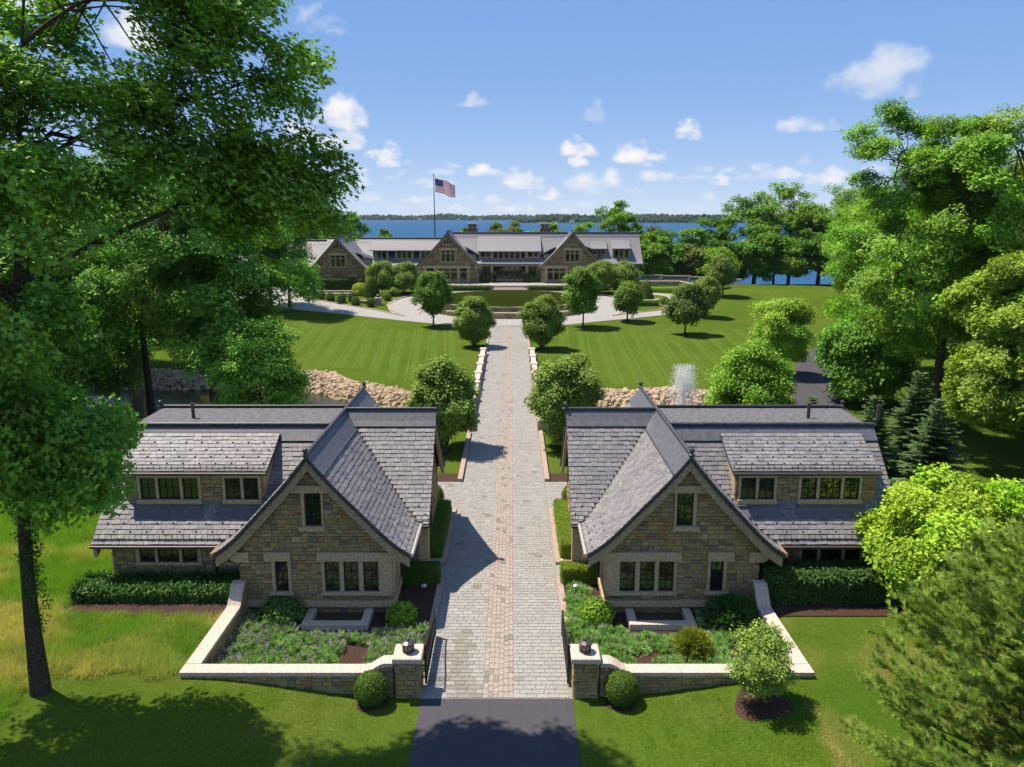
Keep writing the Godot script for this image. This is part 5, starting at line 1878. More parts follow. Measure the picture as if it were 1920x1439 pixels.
func spruce(called: String, label: String, group: String, x: float, d: float, H: float, r: float, col: Color) -> void:
	rng.seed = int(x * 77 + d * 13)
	var t := thing(called, label, "tree", G(x, d, -0.05), group)
	var wood := Geo.new()
	wood.tube(PackedVector3Array([Vector3.ZERO, Vector3(0, H * 0.5, 0), Vector3(0, H, 0)]), PackedFloat32Array([H * 0.02, H * 0.012, 0.01]), 6)
	var tf := []
	var cols := PackedColorArray()
	var y := 0.15
	while y < H - 0.1:
		var u := y / H
		var l := r * pow(1.0 - u, 0.85) + 0.12
		var n := 7 if u < 0.8 else 5
		for i in n:
			var a := TAU * (i + R(-0.3, 0.3)) / n + y * 2.4
			var ll := l * R(0.75, 1.12)
			var dir := Vector3(cos(a), lerpf(-0.28, 0.5, u), sin(a)).normalized()
			wood.tube(PackedVector3Array([Vector3(0, y, 0), Vector3(0, y, 0) + dir * ll * 0.9]), PackedFloat32Array([0.03, 0.006]), 3)
			var steps := maxi(2, int(ll / 0.22))
			for k in steps:
				var s := (k + 0.6) / steps
				for side in [-0.75, 0.0, 0.75]:
					if side == 0.0 and k < steps - 2:
						continue
					var z := Basis(Vector3.UP, side * R(0.6, 1.2)) * dir
					z = (z + Vector3.UP * R(-0.2, 0.1)).normalized()
					var xx := Vector3.UP.cross(z).normalized()
					var sc := R(0.45, 0.75) * clampf(ll * (1.2 - s), 0.45, 1.1)
					tf.append(Transform3D(Basis(xx, z.cross(xx), z) * Basis.from_scale(Vector3.ONE * sc), Vector3(0, y, 0) + dir * ll * s))
					var q := R(0.7, 1.3)
					cols.append(Color(col.r * q, col.g * q, col.b * q * R(0.9, 1.2)))
		y += lerpf(0.34, 0.2, u)
	part(t, "trunk", wood.mesh(M.bark))
	scatter(t, "crown", L.frond, tf, cols)

func woods() -> void:
	var deep := Color(0.07, 0.155, 0.02)
	var mid := Color(0.10, 0.195, 0.022)
	var fresh := Color(0.135, 0.24, 0.024)
	var lime := Color(0.145, 0.235, 0.018)
	var olive := Color(0.10, 0.125, 0.03)
	# the two tall maples by the drive and the wood behind them
	var a := tree("maple_tree", "tall maple with a long bare trunk and a climbing vine in the meadow", "", -15.9, 24.3, {"H": 28.0, "r": 6.3, "base": 7.6, "n": 190, "per": 11, "mesh": L.maple, "col": Color(0.085, 0.17, 0.022), "trunk": 0.235, "cr": 0.85, "lean": Vector3(2.6, 0, -0.4), "lobes": [[Vector3(-1.2, 10.6, 1.2), Vector3(4.0, 3.2, 3.0)], [Vector3(1.7, 9.0, 0.6), Vector3(2.4, 1.9, 2.0)], [Vector3(0.4, 14.4, 1.0), Vector3(4.7, 3.0, 3.2)], [Vector3(-2.0, 19.5, 0.6), Vector3(4.6, 4.0, 3.6)], [Vector3(4.2, 22.8, -1.0), Vector3(4.8, 4.2, 2.7)], [Vector3(7.2, 20.0, -1.3), Vector3(2.9, 3.0, 2.0)], [Vector3(2.4, 18.6, -0.2), Vector3(4.4, 2.4, 2.8)], [Vector3(8.4, 17.2, -1.5), Vector3(2.4, 2.0, 1.8)]]})
	vine(a)
	tree("maple_tree", "broad dark tree with forked grey trunk behind the maple-side gatehouse", "", -21.8, 57.0, {"H": 23.0, "r": 8.4, "base": 8.0, "n": 130, "per": 18, "mesh": L.maple, "col": deep, "trunk": 0.42, "cr": 1.25, "lean": Vector3(-1.2, 0, 0)})
	# a word for size and one for leaf colour, so that labels tell the kinds apart
	var kind := func(height: float, col: Color) -> String:
		return ("towering " if height > 23.5 else "tall " if height > 18.0 else "middling " if height > 13.0 else "low ") + ("deep green" if col == deep else "fresh green" if col == fresh else "olive brown" if col == olive else "mid green")
	for q in [[-34.0, 56.0, 21.0, 7.0, 4.0, deep], [-40.0, 60.0, 24.0, 8.5, 3.0, mid], [-45.0, 66.0, 27.0, 9.0, 4.0, mid], [-43.0, 88.0, 24.0, 8.5, 3.0, deep], [-56.0, 84.0, 28.0, 10.0, 4.0, mid], [-45.0, 112.0, 20.0, 6.5, 4.0, deep], [-54.0, 112.0, 25.0, 9.0, 4.0, mid], [-68.0, 104.0, 28.0, 10.0, 4.0, deep], [-47.0, 52.0, 17.0, 6.5, 2.0, mid], [-31.0, 66.0, 24.0, 7.0, 9.0, deep], [-39.0, 76.0, 15.0, 5.0, 1.5, deep]]:
		tree("woodland_tree", kind.call(q[2], q[5]) + " leafy tree crowded in the wood beyond the maples", "trees of the wood beyond the maples", q[0], q[1], {"H": q[2], "r": q[3], "base": q[4], "n": 84, "per": 17, "col": q[5], "scale": 1.3, "cr": q[3] * 0.19})
	for q in [[-37.8, 134.2, 21.5, 5.6, 6.4], [-42.2, 138.2, 20.0, 5.2, 5.6], [-52.0, 131.0, 24.0, 7.5, 4.0]]:
		tree("maple_tree", "dark tree with slim bare trunk standing on the lawn by the garage drive", "trees by the garage drive", q[0], q[1], {"H": q[2], "r": q[3], "base": q[4], "n": 60, "per": 18, "col": deep, "scale": 1.35, "trunk": 0.26, "cr": q[3] * 0.22})
	tree("young_tree", "small light green young tree before the mansion's garage wing", "", -43.4, 159.0, {"H": 6.5, "r": 2.4, "base": 2.0, "n": 18, "per": 16, "col": fresh, "scale": 1.1, "trunk": 0.1})
	# pond side
	tree("beech_tree", "bright green bushy tree beside the dark pond behind a gatehouse", "", -16.4, 51.3, {"H": 11.2, "r": 3.9, "base": 0.4, "n": 100, "per": 18, "col": Color(0.11, 0.215, 0.028), "scale": 0.8, "cr": 0.75, "stems": 3, "trunk": 0.2, "bell": 0.5})
	tree("beech_tree", "bright green spreading tree next to the fountain pond", "", 16.9, 53.0, {"H": 9.9, "r": 3.3, "base": 0.4, "n": 92, "per": 18, "col": Color(0.11, 0.205, 0.02), "scale": 0.8, "cr": 0.7, "stems": 3, "trunk": 0.18, "bell": 0.4})
	tree("birch_clump", "pale yellow green multi-stemmed tree by the woodland path", "", 29.9, 83.0, {"H": 9.0, "r": 2.9, "base": 1.4, "n": 40, "per": 28, "col": Color(0.17, 0.27, 0.035), "scale": 0.95, "cr": 0.85, "stems": 5, "trunk": 0.16, "bark": M.pale_bark})
	# clipped round-headed hornbeams in pairs along the drive
	for q in [[-4.5, 55.6, 7.0, 2.2, "pond parapet on the maple side"], [4.7, 56.0, 7.4, 2.25, "pond parapet on the fountain side"], [-4.5, 102.0, 6.8, 2.3, "drive's upper end on the maple side"], [4.4, 100.2, 6.9, 2.35, "drive's upper end on the fountain side"]]:
		tree("hornbeam_tree", "dense round multi-stemmed hornbeam at the " + q[4], "hornbeams along the drive", q[0], q[1], {"H": q[2], "r": q[3], "base": 1.0, "n": 120, "per": 22, "mesh": L.hedge, "col": Color(0.105, 0.16, 0.03), "scale": 1.7, "cr": 0.5, "stems": 5, "trunk": 0.17, "bark": M.pale_bark})
	# young trees on the lawns
	for q in [[-11.75, 121.3, 8.6, 3.0, 2.5, Color(0.075, 0.155, 0.02), "round green lawn tree on the maple side of the oval"], [11.55, 119.8, 9.1, 3.0, 2.4, Color(0.085, 0.165, 0.02), "upright green lawn tree on the fountain side of the oval"], [19.25, 125.7, 6.4, 2.2, 1.6, Color(0.10, 0.17, 0.025), "small olive green lawn tree in a ring of bare soil"], [25.8, 112.7, 7.4, 3.1, 1.5, Color(0.085, 0.135, 0.03), "wide low-branched lawn tree farthest down the slope"], [32.8, 129.4, 6.5, 2.1, 1.8, Color(0.15, 0.2, 0.045), "thin yellowish lawn tree up the slope"], [40.8, 149.0, 8.0, 2.8, 2.2, Color(0.10, 0.15, 0.03), "olive lawn tree by the garden balustrade"]]:
		tree("lawn_tree", q[6], "young trees on the lawn", q[0], q[1], {"H": q[2], "r": q[3], "base": q[4], "n": 74, "per": 16, "mesh": L.hedge, "col": q[5] * 0.85, "scale": 2.3, "cr": q[3] * 0.21, "trunk": 0.13, "bell": 0.4})
		mulch_ring(q[0], q[1], 0.9)
	for q in [[-24.6, 152.4, "behind the yew cone near the basin"], [-20.6, 152.8, "next to the terrace on the maple side"], [17.6, 153.2, "next to the terrace on the fountain side"], [22.0, 153.0, "behind the walled yew planter"]]:
		tree("pleached_tree", "dense flat-topped clipped tree %s" % q[2], "clipped trees before the mansion", q[0], q[1], {"H": 6.2, "r": 2.9, "base": 1.1, "n": 80, "per": 24, "mesh": L.hedge, "col": Color(0.105, 0.16, 0.03), "scale": 2.2, "cr": 0.62, "stems": 4, "trunk": 0.15})
	# the wood on the fountain side
	for q in [[34.0, 60.0, 25.5, 7.4, 5.0, mid, "tall green tree with sky showing through, behind the spruces"], [41.5, 56.0, 26.5, 9.0, 4.0, Color(0.14, 0.20, 0.025), "great yellow green maple with bare twigs showing near its top"], [34.5, 47.5, 15.0, 6.4, 2.5, Color(0.115, 0.185, 0.022), "lower spreading maple limbs over the spruces"]]:
		tree("maple_tree", q[6], "", q[0], q[1], {"H": q[2], "r": q[3], "base": q[4], "n": 160, "per": 19, "mesh": L.maple, "col": q[5], "cr": q[3] * 0.15, "trunk": 0.42})
	for q in [[41.5, 84.0, 17.0, 6.6, 2.0, mid], [46.0, 74.0, 22.0, 8.0, 3.0, mid], [51.0, 100.0, 20.0, 7.5, 2.0, fresh], [58.0, 90.0, 25.0, 9.5, 3.0, mid], [62.0, 116.0, 22.0, 9.0, 2.0, mid], [63.0, 138.0, 19.0, 7.5, 2.0, fresh], [74.0, 136.0, 25.0, 10.0, 3.0, mid], [72.0, 158.0, 22.0, 9.0, 2.0, mid], [33.0, 70.0, 9.0, 3.6, 0.8, deep], [44.0, 62.0, 12.0, 5.0, 1.0, mid]]:
		tree("woodland_tree", kind.call(q[2], q[5]) + " leafy tree in the wood across the lawn from the pond", "trees of the wood across the lawn", q[0], q[1], {"H": q[2], "r": q[3], "base": q[4], "n": 88, "per": 17, "col": q[5], "scale": 1.3, "cr": q[3] * 0.19})
	for q in [[23.2, 47.2, 6.0, 2.0], [26.6, 48.6, 7.4, 2.4], [25.2, 43.6, 6.4, 2.2], [22.6, 55.6, 5.6, 2.0]]:
		spruce("spruce_tree", "blue green young spruce beside the fountain-side gatehouse", "young spruces by the gatehouse", q[0], q[1], q[2], q[3] * 1.25, Color(0.11, 0.19, 0.065))
	# lime green maple and the white pine in front of it
	tree("golden_maple", "bright lime yellow bushy maple at the gatehouse corner", "", 19.3, 30.4, {"H": 5.7, "r": 3.5, "base": 0.2, "n": 120, "per": 26, "mesh": L.maple, "col": lime, "scale": 0.8, "cr": 0.7, "trunk": 0.16, "stems": 3})
	pine(14.45, 17.5)
	var s := tree("serviceberry", "small airy green shrub tree in a mulch ring by the garden wall", "", 9.1, 23.8, {"H": 3.0, "r": 1.05, "base": 0.35, "n": 44, "per": 11, "mesh": L.shrub, "col": Color(0.12, 0.19, 0.035), "scale": 0.75, "cr": 0.36, "trunk": 0.05, "stems": 3})
	mulch_ring(9.1, 23.8, 0.95)
	# trees on the lake shore
	for q in [[28.6, 200.0, 25.5, 6.5, mid], [38.0, 197.0, 23.5, 5.0, olive], [34.0, 186.0, 15.0, 5.0, mid], [44.5, 190.0, 19.0, 6.0, mid], [51.0, 193.0, 23.0, 6.5, deep], [50.0, 181.0, 12.0, 4.6, Color(0.06, 0.13, 0.02)], [59.0, 190.0, 27.0, 8.5, mid], [66.5, 187.0, 28.0, 8.5, fresh], [60.0, 178.0, 14.0, 6.0, mid], [71.0, 180.0, 19.0, 7.0, mid], [80.0, 176.0, 21.0, 8.0, mid], [43.0, 181.0, 10.0, 4.0, olive], [75.5, 166.0, 16.5, 6.5, mid], [67.5, 172.0, 11.5, 5.0, deep], [33.0, 181.0, 9.5, 4.2, mid], [39.0, 184.0, 12.5, 4.6, deep], [47.5, 178.0, 9.0, 4.6, fresh], [55.5, 177.0, 10.5, 4.8, deep], [62.5, 175.5, 9.0, 4.6, mid], [72.0, 172.0, 10.0, 5.0, fresh]]:
		tree("shore_tree", kind.call(q[2], q[4]) + " tree on the lake shore past the garden balustrade", "trees on the lake shore", q[0], q[1], {"H": q[2], "r": q[3], "base": q[2] * 0.2, "n": 60, "per": 15, "mesh": L.far, "col": q[4] * 0.85, "scale": 0.85, "cr": q[3] * 0.22})
	for q in [[-45.0, 198.0, 22.0, 4.6, fresh], [-39.5, 203.0, 23.5, 4.2, deep], [-50.0, 195.0, 19.0, 5.0, mid], [-31.0, 205.0, 20.6, 2.2, deep], [-8.5, 207.0, 22.4, 3.6, deep], [-3.5, 206.0, 22.8, 3.2, olive], [0.5, 207.0, 23.2, 3.4, olive], [7.0, 208.0, 22.6, 3.6, mid], [13.0, 207.0, 22.8, 4.0, mid], [19.5, 205.0, 22.0, 4.0, mid]]:
		tree("shore_tree", ("slender " if q[3] < 3.5 else "broad ") + kind.call(q[2], q[4]).split(" ", true, 1)[1] + " tree top showing above the mansion's ridge", "tree tops behind the mansion", q[0], q[1], {"H": q[2], "r": q[3], "base": q[2] * 0.25, "n": 30, "per": 22, "mesh": L.far, "col": q[4], "scale": 0.8, "cr": q[3] * 0.33})

func mulch_ring(x: float, d: float, r: float) -> void:
	var g := Geo.new()
	var n := 18
	for i in n:
		var a := TAU * i / n
		var b := TAU * (i + 1) / n
		var ra := r * (1.0 + 0.12 * sin(a * 3.0 + x))
		var rb := r * (1.0 + 0.12 * sin(b * 3.0 + x))
		up_quad(g, G(x, d, 0.07), G(x + cos(a) * ra, d + sin(a) * ra, 0.02), G(x + cos(b) * rb, d + sin(b) * rb, 0.02), G(x, d, 0.07))
	setting("mulch", g, M.mulch)

func vine(host: Node3D) -> void:   # creeper hanging down the shaded flank of the trunk
	rng.seed = 101
	var v := thing("vine", "leafy creeper climbing the bare maple trunk", "vine", host.position)
	var g := Geo.new()
	var pts := PackedVector3Array()
	var rad := PackedFloat32Array()
	var tf := []
	var cols := PackedColorArray()
	for i in 30:
		var y := 2.4 + i * 0.24
		var a := -0.3 + 0.25 * sin(y * 1.7)
		pts.append(Vector3(cos(a) * 0.3, y, sin(a) * 0.3 + 0.06))
		rad.append(0.02)
		for k in (3 if y < 5 else 7):
			tf.append(Transform3D(facing(Vector3(1, 0.3, R(-0.6, 0.9)).normalized()) * Basis.from_scale(Vector3.ONE * R(0.5, 0.9)), pts[-1] + Vector3(R(-0.1, 0.25), R(-0.15, 0.15), R(-0.3, 0.3))))
			cols.append(Color(0.06, 0.12, 0.02) * R(0.7, 1.3))
	g.tube(pts, rad, 4)
	part(v, "stem", g.mesh(M.bark))
	scatter(v, "foliage", L.shrub, tf, cols)

func pine(x: float, d: float) -> void:
	rng.seed = 111
	var base := G(x, d, -0.05)
	var t := thing("white_pine", "large soft-needled white pine in front of the lime maple", "tree", base)
	var H := 8.8
	var wood := Geo.new()
	wood.tube(PackedVector3Array([Vector3.ZERO, Vector3(0.1, H * 0.5, 0), Vector3(0, H * 0.97, 0)]), PackedFloat32Array([0.24, 0.15, 0.02]), 8)
	var tf := []
	var cols := PackedColorArray()
	var y := 0.3
	while y < H * 0.97:
		var u := y / H
		var l := 5.1 * pow(1.0 - u, 0.62) * minf(1.0, 0.8 + u)
		var n := 9
		for i in n:
			var a := TAU * (i + R(-0.35, 0.35)) / n + y * 1.9
			var ll := l * R(0.78, 1.1)
			var p := PackedVector3Array()
			var rad := PackedFloat32Array()
			for k in 5:
				var s := k / 4.0
				p.append(Vector3(cos(a) * ll * s, y + ll * (0.16 * s + 0.24 * s * s) * lerpf(0.7, 1.5, u), sin(a) * ll * s))
				rad.append(lerpf(0.045, 0.008, s))
			wood.tube(p, rad, 4)
			var twigs := int(10 + ll * 7)
			for k in twigs:
				var s := 1.0 - 0.85 * pow(rng.randf(), 1.6)
				var at := p[int(s * 3.99)].lerp(p[mini(int(s * 3.99) + 1, 4)], s * 3.99 - int(s * 3.99))
				var side := a + R(-1.1, 1.1)
				var len := R(0.15, 0.75) * (0.4 + 0.6 * s)
				var dir := Vector3(cos(side), R(0.2, 0.9), sin(side)).normalized()
				var tip := at + dir * len
				if k % 3 == 0:
					wood.tube(PackedVector3Array([at, tip]), PackedFloat32Array([0.01, 0.004]), 3)
				var q := R(0.7, 1.3) * (0.9 + 0.2 * s)
				for e in 4:
					tf.append(Transform3D(facing((dir + Vector3(R(-0.5, 0.5), R(-0.1, 0.6), R(-0.5, 0.5))).normalized()) * Basis.from_scale(Vector3.ONE * R(0.75, 1.15)), at.lerp(tip, 0.25 + 0.25 * e)))
					cols.append(Color(0.27 * q * R(0.9, 1.15), 0.375 * q, 0.07 * q))
		y += 0.42
	part(t, "trunk", wood.mesh(M.bark))
	scatter(t, "crown", L.pine, tf, cols)

# ------------------------------------------------------------------ gate, garden walls, kerbs, parapets
func gate_things(m: float) -> void:
	rng.seed = 121 if m > 0 else 122
	var side := "fountain side" if m > 0 else "maple side"
	# gate pier of squared rubble with a coped cap
	var base := P(m * 3.19, 0, 25.45)
	var pier := thing("gate_pier", "square stone gate pier with pale cap, on the drive's %s" % side, "pier", base, "gate piers")
	var g := Geo.new()
	g.span(Vector3(-0.4, -0.2, -0.4), Vector3(0.4, 1.44, 0.4))
	part(pier, "core", g.mesh(M.mortar))
	var stones := []
	for q in [[Vector3(0, 0, 1)], [Vector3(0, 0, -1)], [Vector3(1, 0, 0)], [Vector3(-1, 0, 0)]]:
		var nn: Vector3 = q[0]
		var xx := Vector3.UP.cross(nn)
		lay_stones(stones, 0.0, 1.43, func(_y: float) -> Array: return [[-0.43, 0.43]], func(a: float, y: float) -> Vector3: return base + nn * 0.4 + xx * a + Vector3.UP * y, nn, 0.95, 0.06)
	place_pieces(pier, base, "stone", stones, L.stone_meshes, L.stone_units, STONES, 150, M.stone)
	g = Geo.new()
	g.slab(Vector3(-0.52, 1.44, -0.52), Vector3(0.52, 1.63, 0.52), 0.035)
	part(pier, "cap", g.mesh(M.coping))
	if m < 0:
		g = Geo.new()
		g.span(Vector3(-0.22, 1.3, 0.47), Vector3(0.22, 1.34, 0.5))
		part(pier, "number_strip", g.mesh(M.gutter))
	# eight-sided lantern on the cap
	var la := thing("gate_lantern", "dark metal drum lantern on the gate pier cap, %s" % side, "lantern", base + Vector3(0, 1.63, 0), "gate lanterns")
	g = Geo.new()
	g.lathe(Vector3.ZERO, [[0.0, 0.0], [0.22, 0.0], [0.23, 0.05], [0.2, 0.08], [0.0, 0.08]], 8)
	part(la, "foot", g.mesh(M.lantern_metal))
	g = Geo.new()
	g.lathe(Vector3.ZERO, [[0.19, 0.081], [0.2, 0.3], [0.0, 0.3]], 8)
	part(la, "glass", g.mesh(M.lantern_glass))
	g = Geo.new()
	for k in 8:
		var a := TAU * k / 8
		g.box(Vector3(cos(a) * 0.2, 0.19, sin(a) * 0.2), Vector3(0.03, 0.22, 0.03), Color.WHITE, Basis(Vector3.UP, -a))
	part(la, "bars", g.mesh(M.lantern_metal))
	g = Geo.new()
	g.lathe(Vector3.ZERO, [[0.0, 0.301], [0.26, 0.301], [0.275, 0.33], [0.26, 0.36], [0.12, 0.42], [0.05, 0.43], [0.0, 0.43]], 8)
	part(la, "lid", g.mesh(M.lantern_metal))
	g = Geo.new()
	g.lathe(Vector3.ZERO, [[0.0, 0.43], [0.03, 0.431], [0.05, 0.47], [0.03, 0.5], [0.0, 0.51]], 8)
	part(la, "knob", g.mesh(M.lantern_metal))
	# iron gate leaf, standing open along the drive edge
	var gate := thing("iron_gate", "black iron gate leaf standing open along the drive, %s" % side, "gate", P(m * 2.62, 0.1, 25.8), "open gate leaves")
	var top := func(t: float) -> float: return 1.55 - 0.5 * ss(0.0, 1.0, t)
	g = Geo.new()
	var pt := PackedVector3Array()
	var pr := PackedFloat32Array()
	for i in 11:
		pt.append(Vector3(0, top.call(i / 10.0), -3.4 * i / 10.0))
		pr.append(0.032)
	g.tube(pt, pr, 6)
	part(gate, "top_rail", g.mesh(M.iron))
	for y in [0.08, 0.5, 0.62]:
		g = Geo.new()
		g.span(Vector3(-0.022, y - 0.025, 0), Vector3(0.022, y + 0.025, -3.4))
		part(gate, "rail", g.mesh(M.iron))
	for z in [0.0, 3.4]:
		g = Geo.new()
		g.span(Vector3(-0.04, 0.0, -z - 0.04), Vector3(0.04, top.call(z / 3.4) + 0.05, -z + 0.04))
		part(gate, "stile", g.mesh(M.iron))
	g = Geo.new()
	g.span(Vector3(-0.012, 0.62, -0.05), Vector3(0.012, 1.0, -3.35))
	for i in 27:
		var z := 0.12 + i * 0.12
		g = Geo.new()
		g.span(Vector3(-0.011, 0.1, -z - 0.011), Vector3(0.011, top.call(z / 3.4), -z + 0.011))
		part(gate, "bar", g.mesh(M.iron))
	g = Geo.new()
	g.quad(Vector3(0.0, 0.1, 0), Vector3(0.0, 0.1, -3.4), Vector3(0.0, 0.5, -3.4), Vector3(0.0, 0.5, 0))
	part(gate, "kick_plate", g.mesh(M.iron))
	# garden wall: sweeps up to the pier and to the house
	var pts := []
	for i in 10:
		pts.append([m * (3.72 + i * 0.15), 25.36])
	pts.append([m * 11.39, 25.36])
	var run := func(x: float, _d: float) -> float: return 1.0 + 0.36 * (1.0 - ss(4.0, 4.75, absf(x)))
	wall_run("garden_wall", "stone garden wall with broad pale coping running from the pier, %s" % side, "wall", "front garden walls", pts, func(x: float, _d: float) -> float: return minf(h(x, 25.1), 0.6), run, 0.42, 0.56, 0.15, 1.5, 0.95, true, 150)
	pts = [[m * 11.1, 25.66]]
	for i in 3:
		pts.append([m * 11.1, 26.9 + i * 1.25])
	for i in 9:
		pts.append([m * 11.1, 29.6 + i * 0.155])
	var run2 := func(_x: float, d: float) -> float: return 1.0 + 0.75 * ss(29.8, 30.6, d)
	wall_run("garden_wall", "stone garden wall with broad pale coping sweeping up to the gatehouse, %s" % side, "wall", "side garden walls", pts, func(_x: float, _d: float) -> float: return 0.0, run2, 0.42, 0.56, 0.15, 1.5, 0.95, true, 150)
	# clipped ball in front of the wall
	ball("box_ball", "round clipped box ball on the lawn before the pier, %s" % side, "shrub", "box balls before the piers", G(m * 4.45, 24.72, 0.02), 0.5, 0.55, L.box, 1500, Color(0.055, 0.10, 0.014))
	mulch_ring(m * 4.45, 24.72, 0.55)
	# pond parapet with piers
	var pr2 := wall_run("parapet", "pale coped parapet beside the drive over the pond, %s" % side, "wall", "pond parapets", [[m * 3.02, 60.5], [m * 3.02, 96.0]], func(_x: float, _d: float) -> float: return -0.2, func(_x: float, _d: float) -> float: return 0.78, 0.36, 0.55, 0.16, 1.7, 0.0)
	for i in 8:
		g = Geo.new()
		g.slab(Vector3(-0.42, -0.2, -0.45), Vector3(0.42, 0.9, 0.45), 0.04)
		part(pr2, "pier", g.mesh(M.coping), null, P(m * 3.02, 0, 61.0 + i * 4.95) - pr2.position)
	# kerbs
	for q in [[2.68, 3.0, 48.3, 60.0, 0.24], [2.72, 4.0, 36.0, 36.3, 0.16], [2.72, 3.0, 36.301, 43.3, 0.16], [3.001, 4.0, 43.0, 43.3, 0.16], [2.68, 2.96, 29.6, 34.5, 0.15], [2.68, 2.96, 96.4, 118.0, 0.16]]:
		var n := int(ceil((q[3] - q[2]) / 1.2))
		var k := Geo.new()
		for i in n:
			var a := lerpf(q[2], q[3], float(i) / n)
			var b := lerpf(q[2], q[3], float(i + 1) / n)
			k.slab(P(m * q[0], -0.2, a + 0.006), P(m * q[1], q[4], b - 0.006), 0.015)
		setting("kerb", k, M.kerb)
	g = Geo.new()
	g.span(P(m * 3.01, -0.1, 36.31), P(m * 4.06, 0.08, 42.99))
	g.span(P(m * 3.0, -0.1, 48.4), P(m * 4.9, 0.03, 50.0))
	setting("planter_soil", g, M.mulch)
	hedge("box_hedge", "low clipped box hedge in the kerbed planter by the gatehouse, %s" % side, "planter hedges", [[m * 3.55, 36.5], [m * 3.55, 42.6]], 0.95, 0.85, L.box, 5200, Color(0.10, 0.15, 0.016) if m > 0 else Color(0.06, 0.12, 0.016))
	ball("box_ball", "round clipped box ball at the planter's end by the forecourt, %s" % side, "shrub", "box balls at the forecourt", P(m * 4.1, 0.0, 44.2), 0.5, 0.6, L.box, 900, Color(0.075, 0.12, 0.016))
	hedge("box_hedge", "short clipped box hedge closing the flower bed before the porch, %s" % side, "porch hedges", [[m * 2.95, 34.1], [m * 4.5, 34.1]], 0.75, 0.85, L.box, 1900, Color(0.10, 0.145, 0.016) if m > 0 else Color(0.05, 0.095, 0.014))
	# soil of the front garden, well round the basement light
	g = Geo.new()
	g.span(P(m * 2.97, -0.2, 25.93), P(m * 10.88, 0.1, 31.05))
	g.span(P(m * 2.97, -0.2, 31.051), P(m * 4.6, 0.1, 34.6))
	g.span(P(m * 11.3, 0.3, 29.5), P(m * 18.0, 0.8, 32.5))
	setting("planting_bed", g, M.mulch)
	var well := thing("window_well", "pale U-shaped stone kerb round the basement window well, %s" % side, "kerb", P(m * 6.85, 0.1, 30.4), "window wells")
	for q in [[-1.4, -1.05, -0.6, 0.5], [1.05, 1.4, -0.6, 0.5], [-1.4, 1.4, 0.501, 0.85]]:
		g = Geo.new()
		g.slab(Vector3(q[0], -0.1, q[2]), Vector3(q[1], 0.28, q[3]), 0.02)
		part(well, "kerb_stone", g.mesh(M.coping))
	g = Geo.new()
	g.span(Vector3(-1.04, -0.05, -0.55), Vector3(1.04, 0.02, 0.49))
	part(well, "grating", g.mesh(M.bronze))
	for q in [[3.45, 32.6, 0.5], [4.25, 31.5, 0.22]]:
		var pl := thing("path_light", "%s dark garden light in the bed, %s" % ["mushroom-capped" if q[2] > 0.4 else "small low", side], "lamp", P(m * q[0], 0.1, q[1]), "garden lights")
		g = Geo.new()
		g.tube(PackedVector3Array([Vector3.ZERO, Vector3(0, q[2], 0)]), PackedFloat32Array([0.025, 0.02]), 6)
		part(pl, "stem", g.mesh(M.iron))
		g = Geo.new()
		g.lathe(Vector3(0, q[2], 0), [[0.0, -0.02], [0.14, -0.02], [0.13, 0.02], [0.05, 0.07], [0.0, 0.08]], 10)
		part(pl, "shade", g.mesh(M.gutter if q[2] > 0.4 else M.lantern_metal))
	if m > 0:
		hedge("yew_hedge", "tall dark loose hedge along the gatehouse wing beside the lime maple", "", [[11.6, 31.25], [17.6, 31.25]], 1.4, 1.25, L.shrub, 1900, Color(0.032, 0.07, 0.016))
	else:
		hedge("laurel_hedge", "low dark leafy planting along the gatehouse wing by the meadow", "", [[-11.6, 31.4], [-18.2, 31.4]], 1.3, 0.6, L.shrub, 1400, Color(0.036, 0.085, 0.018))

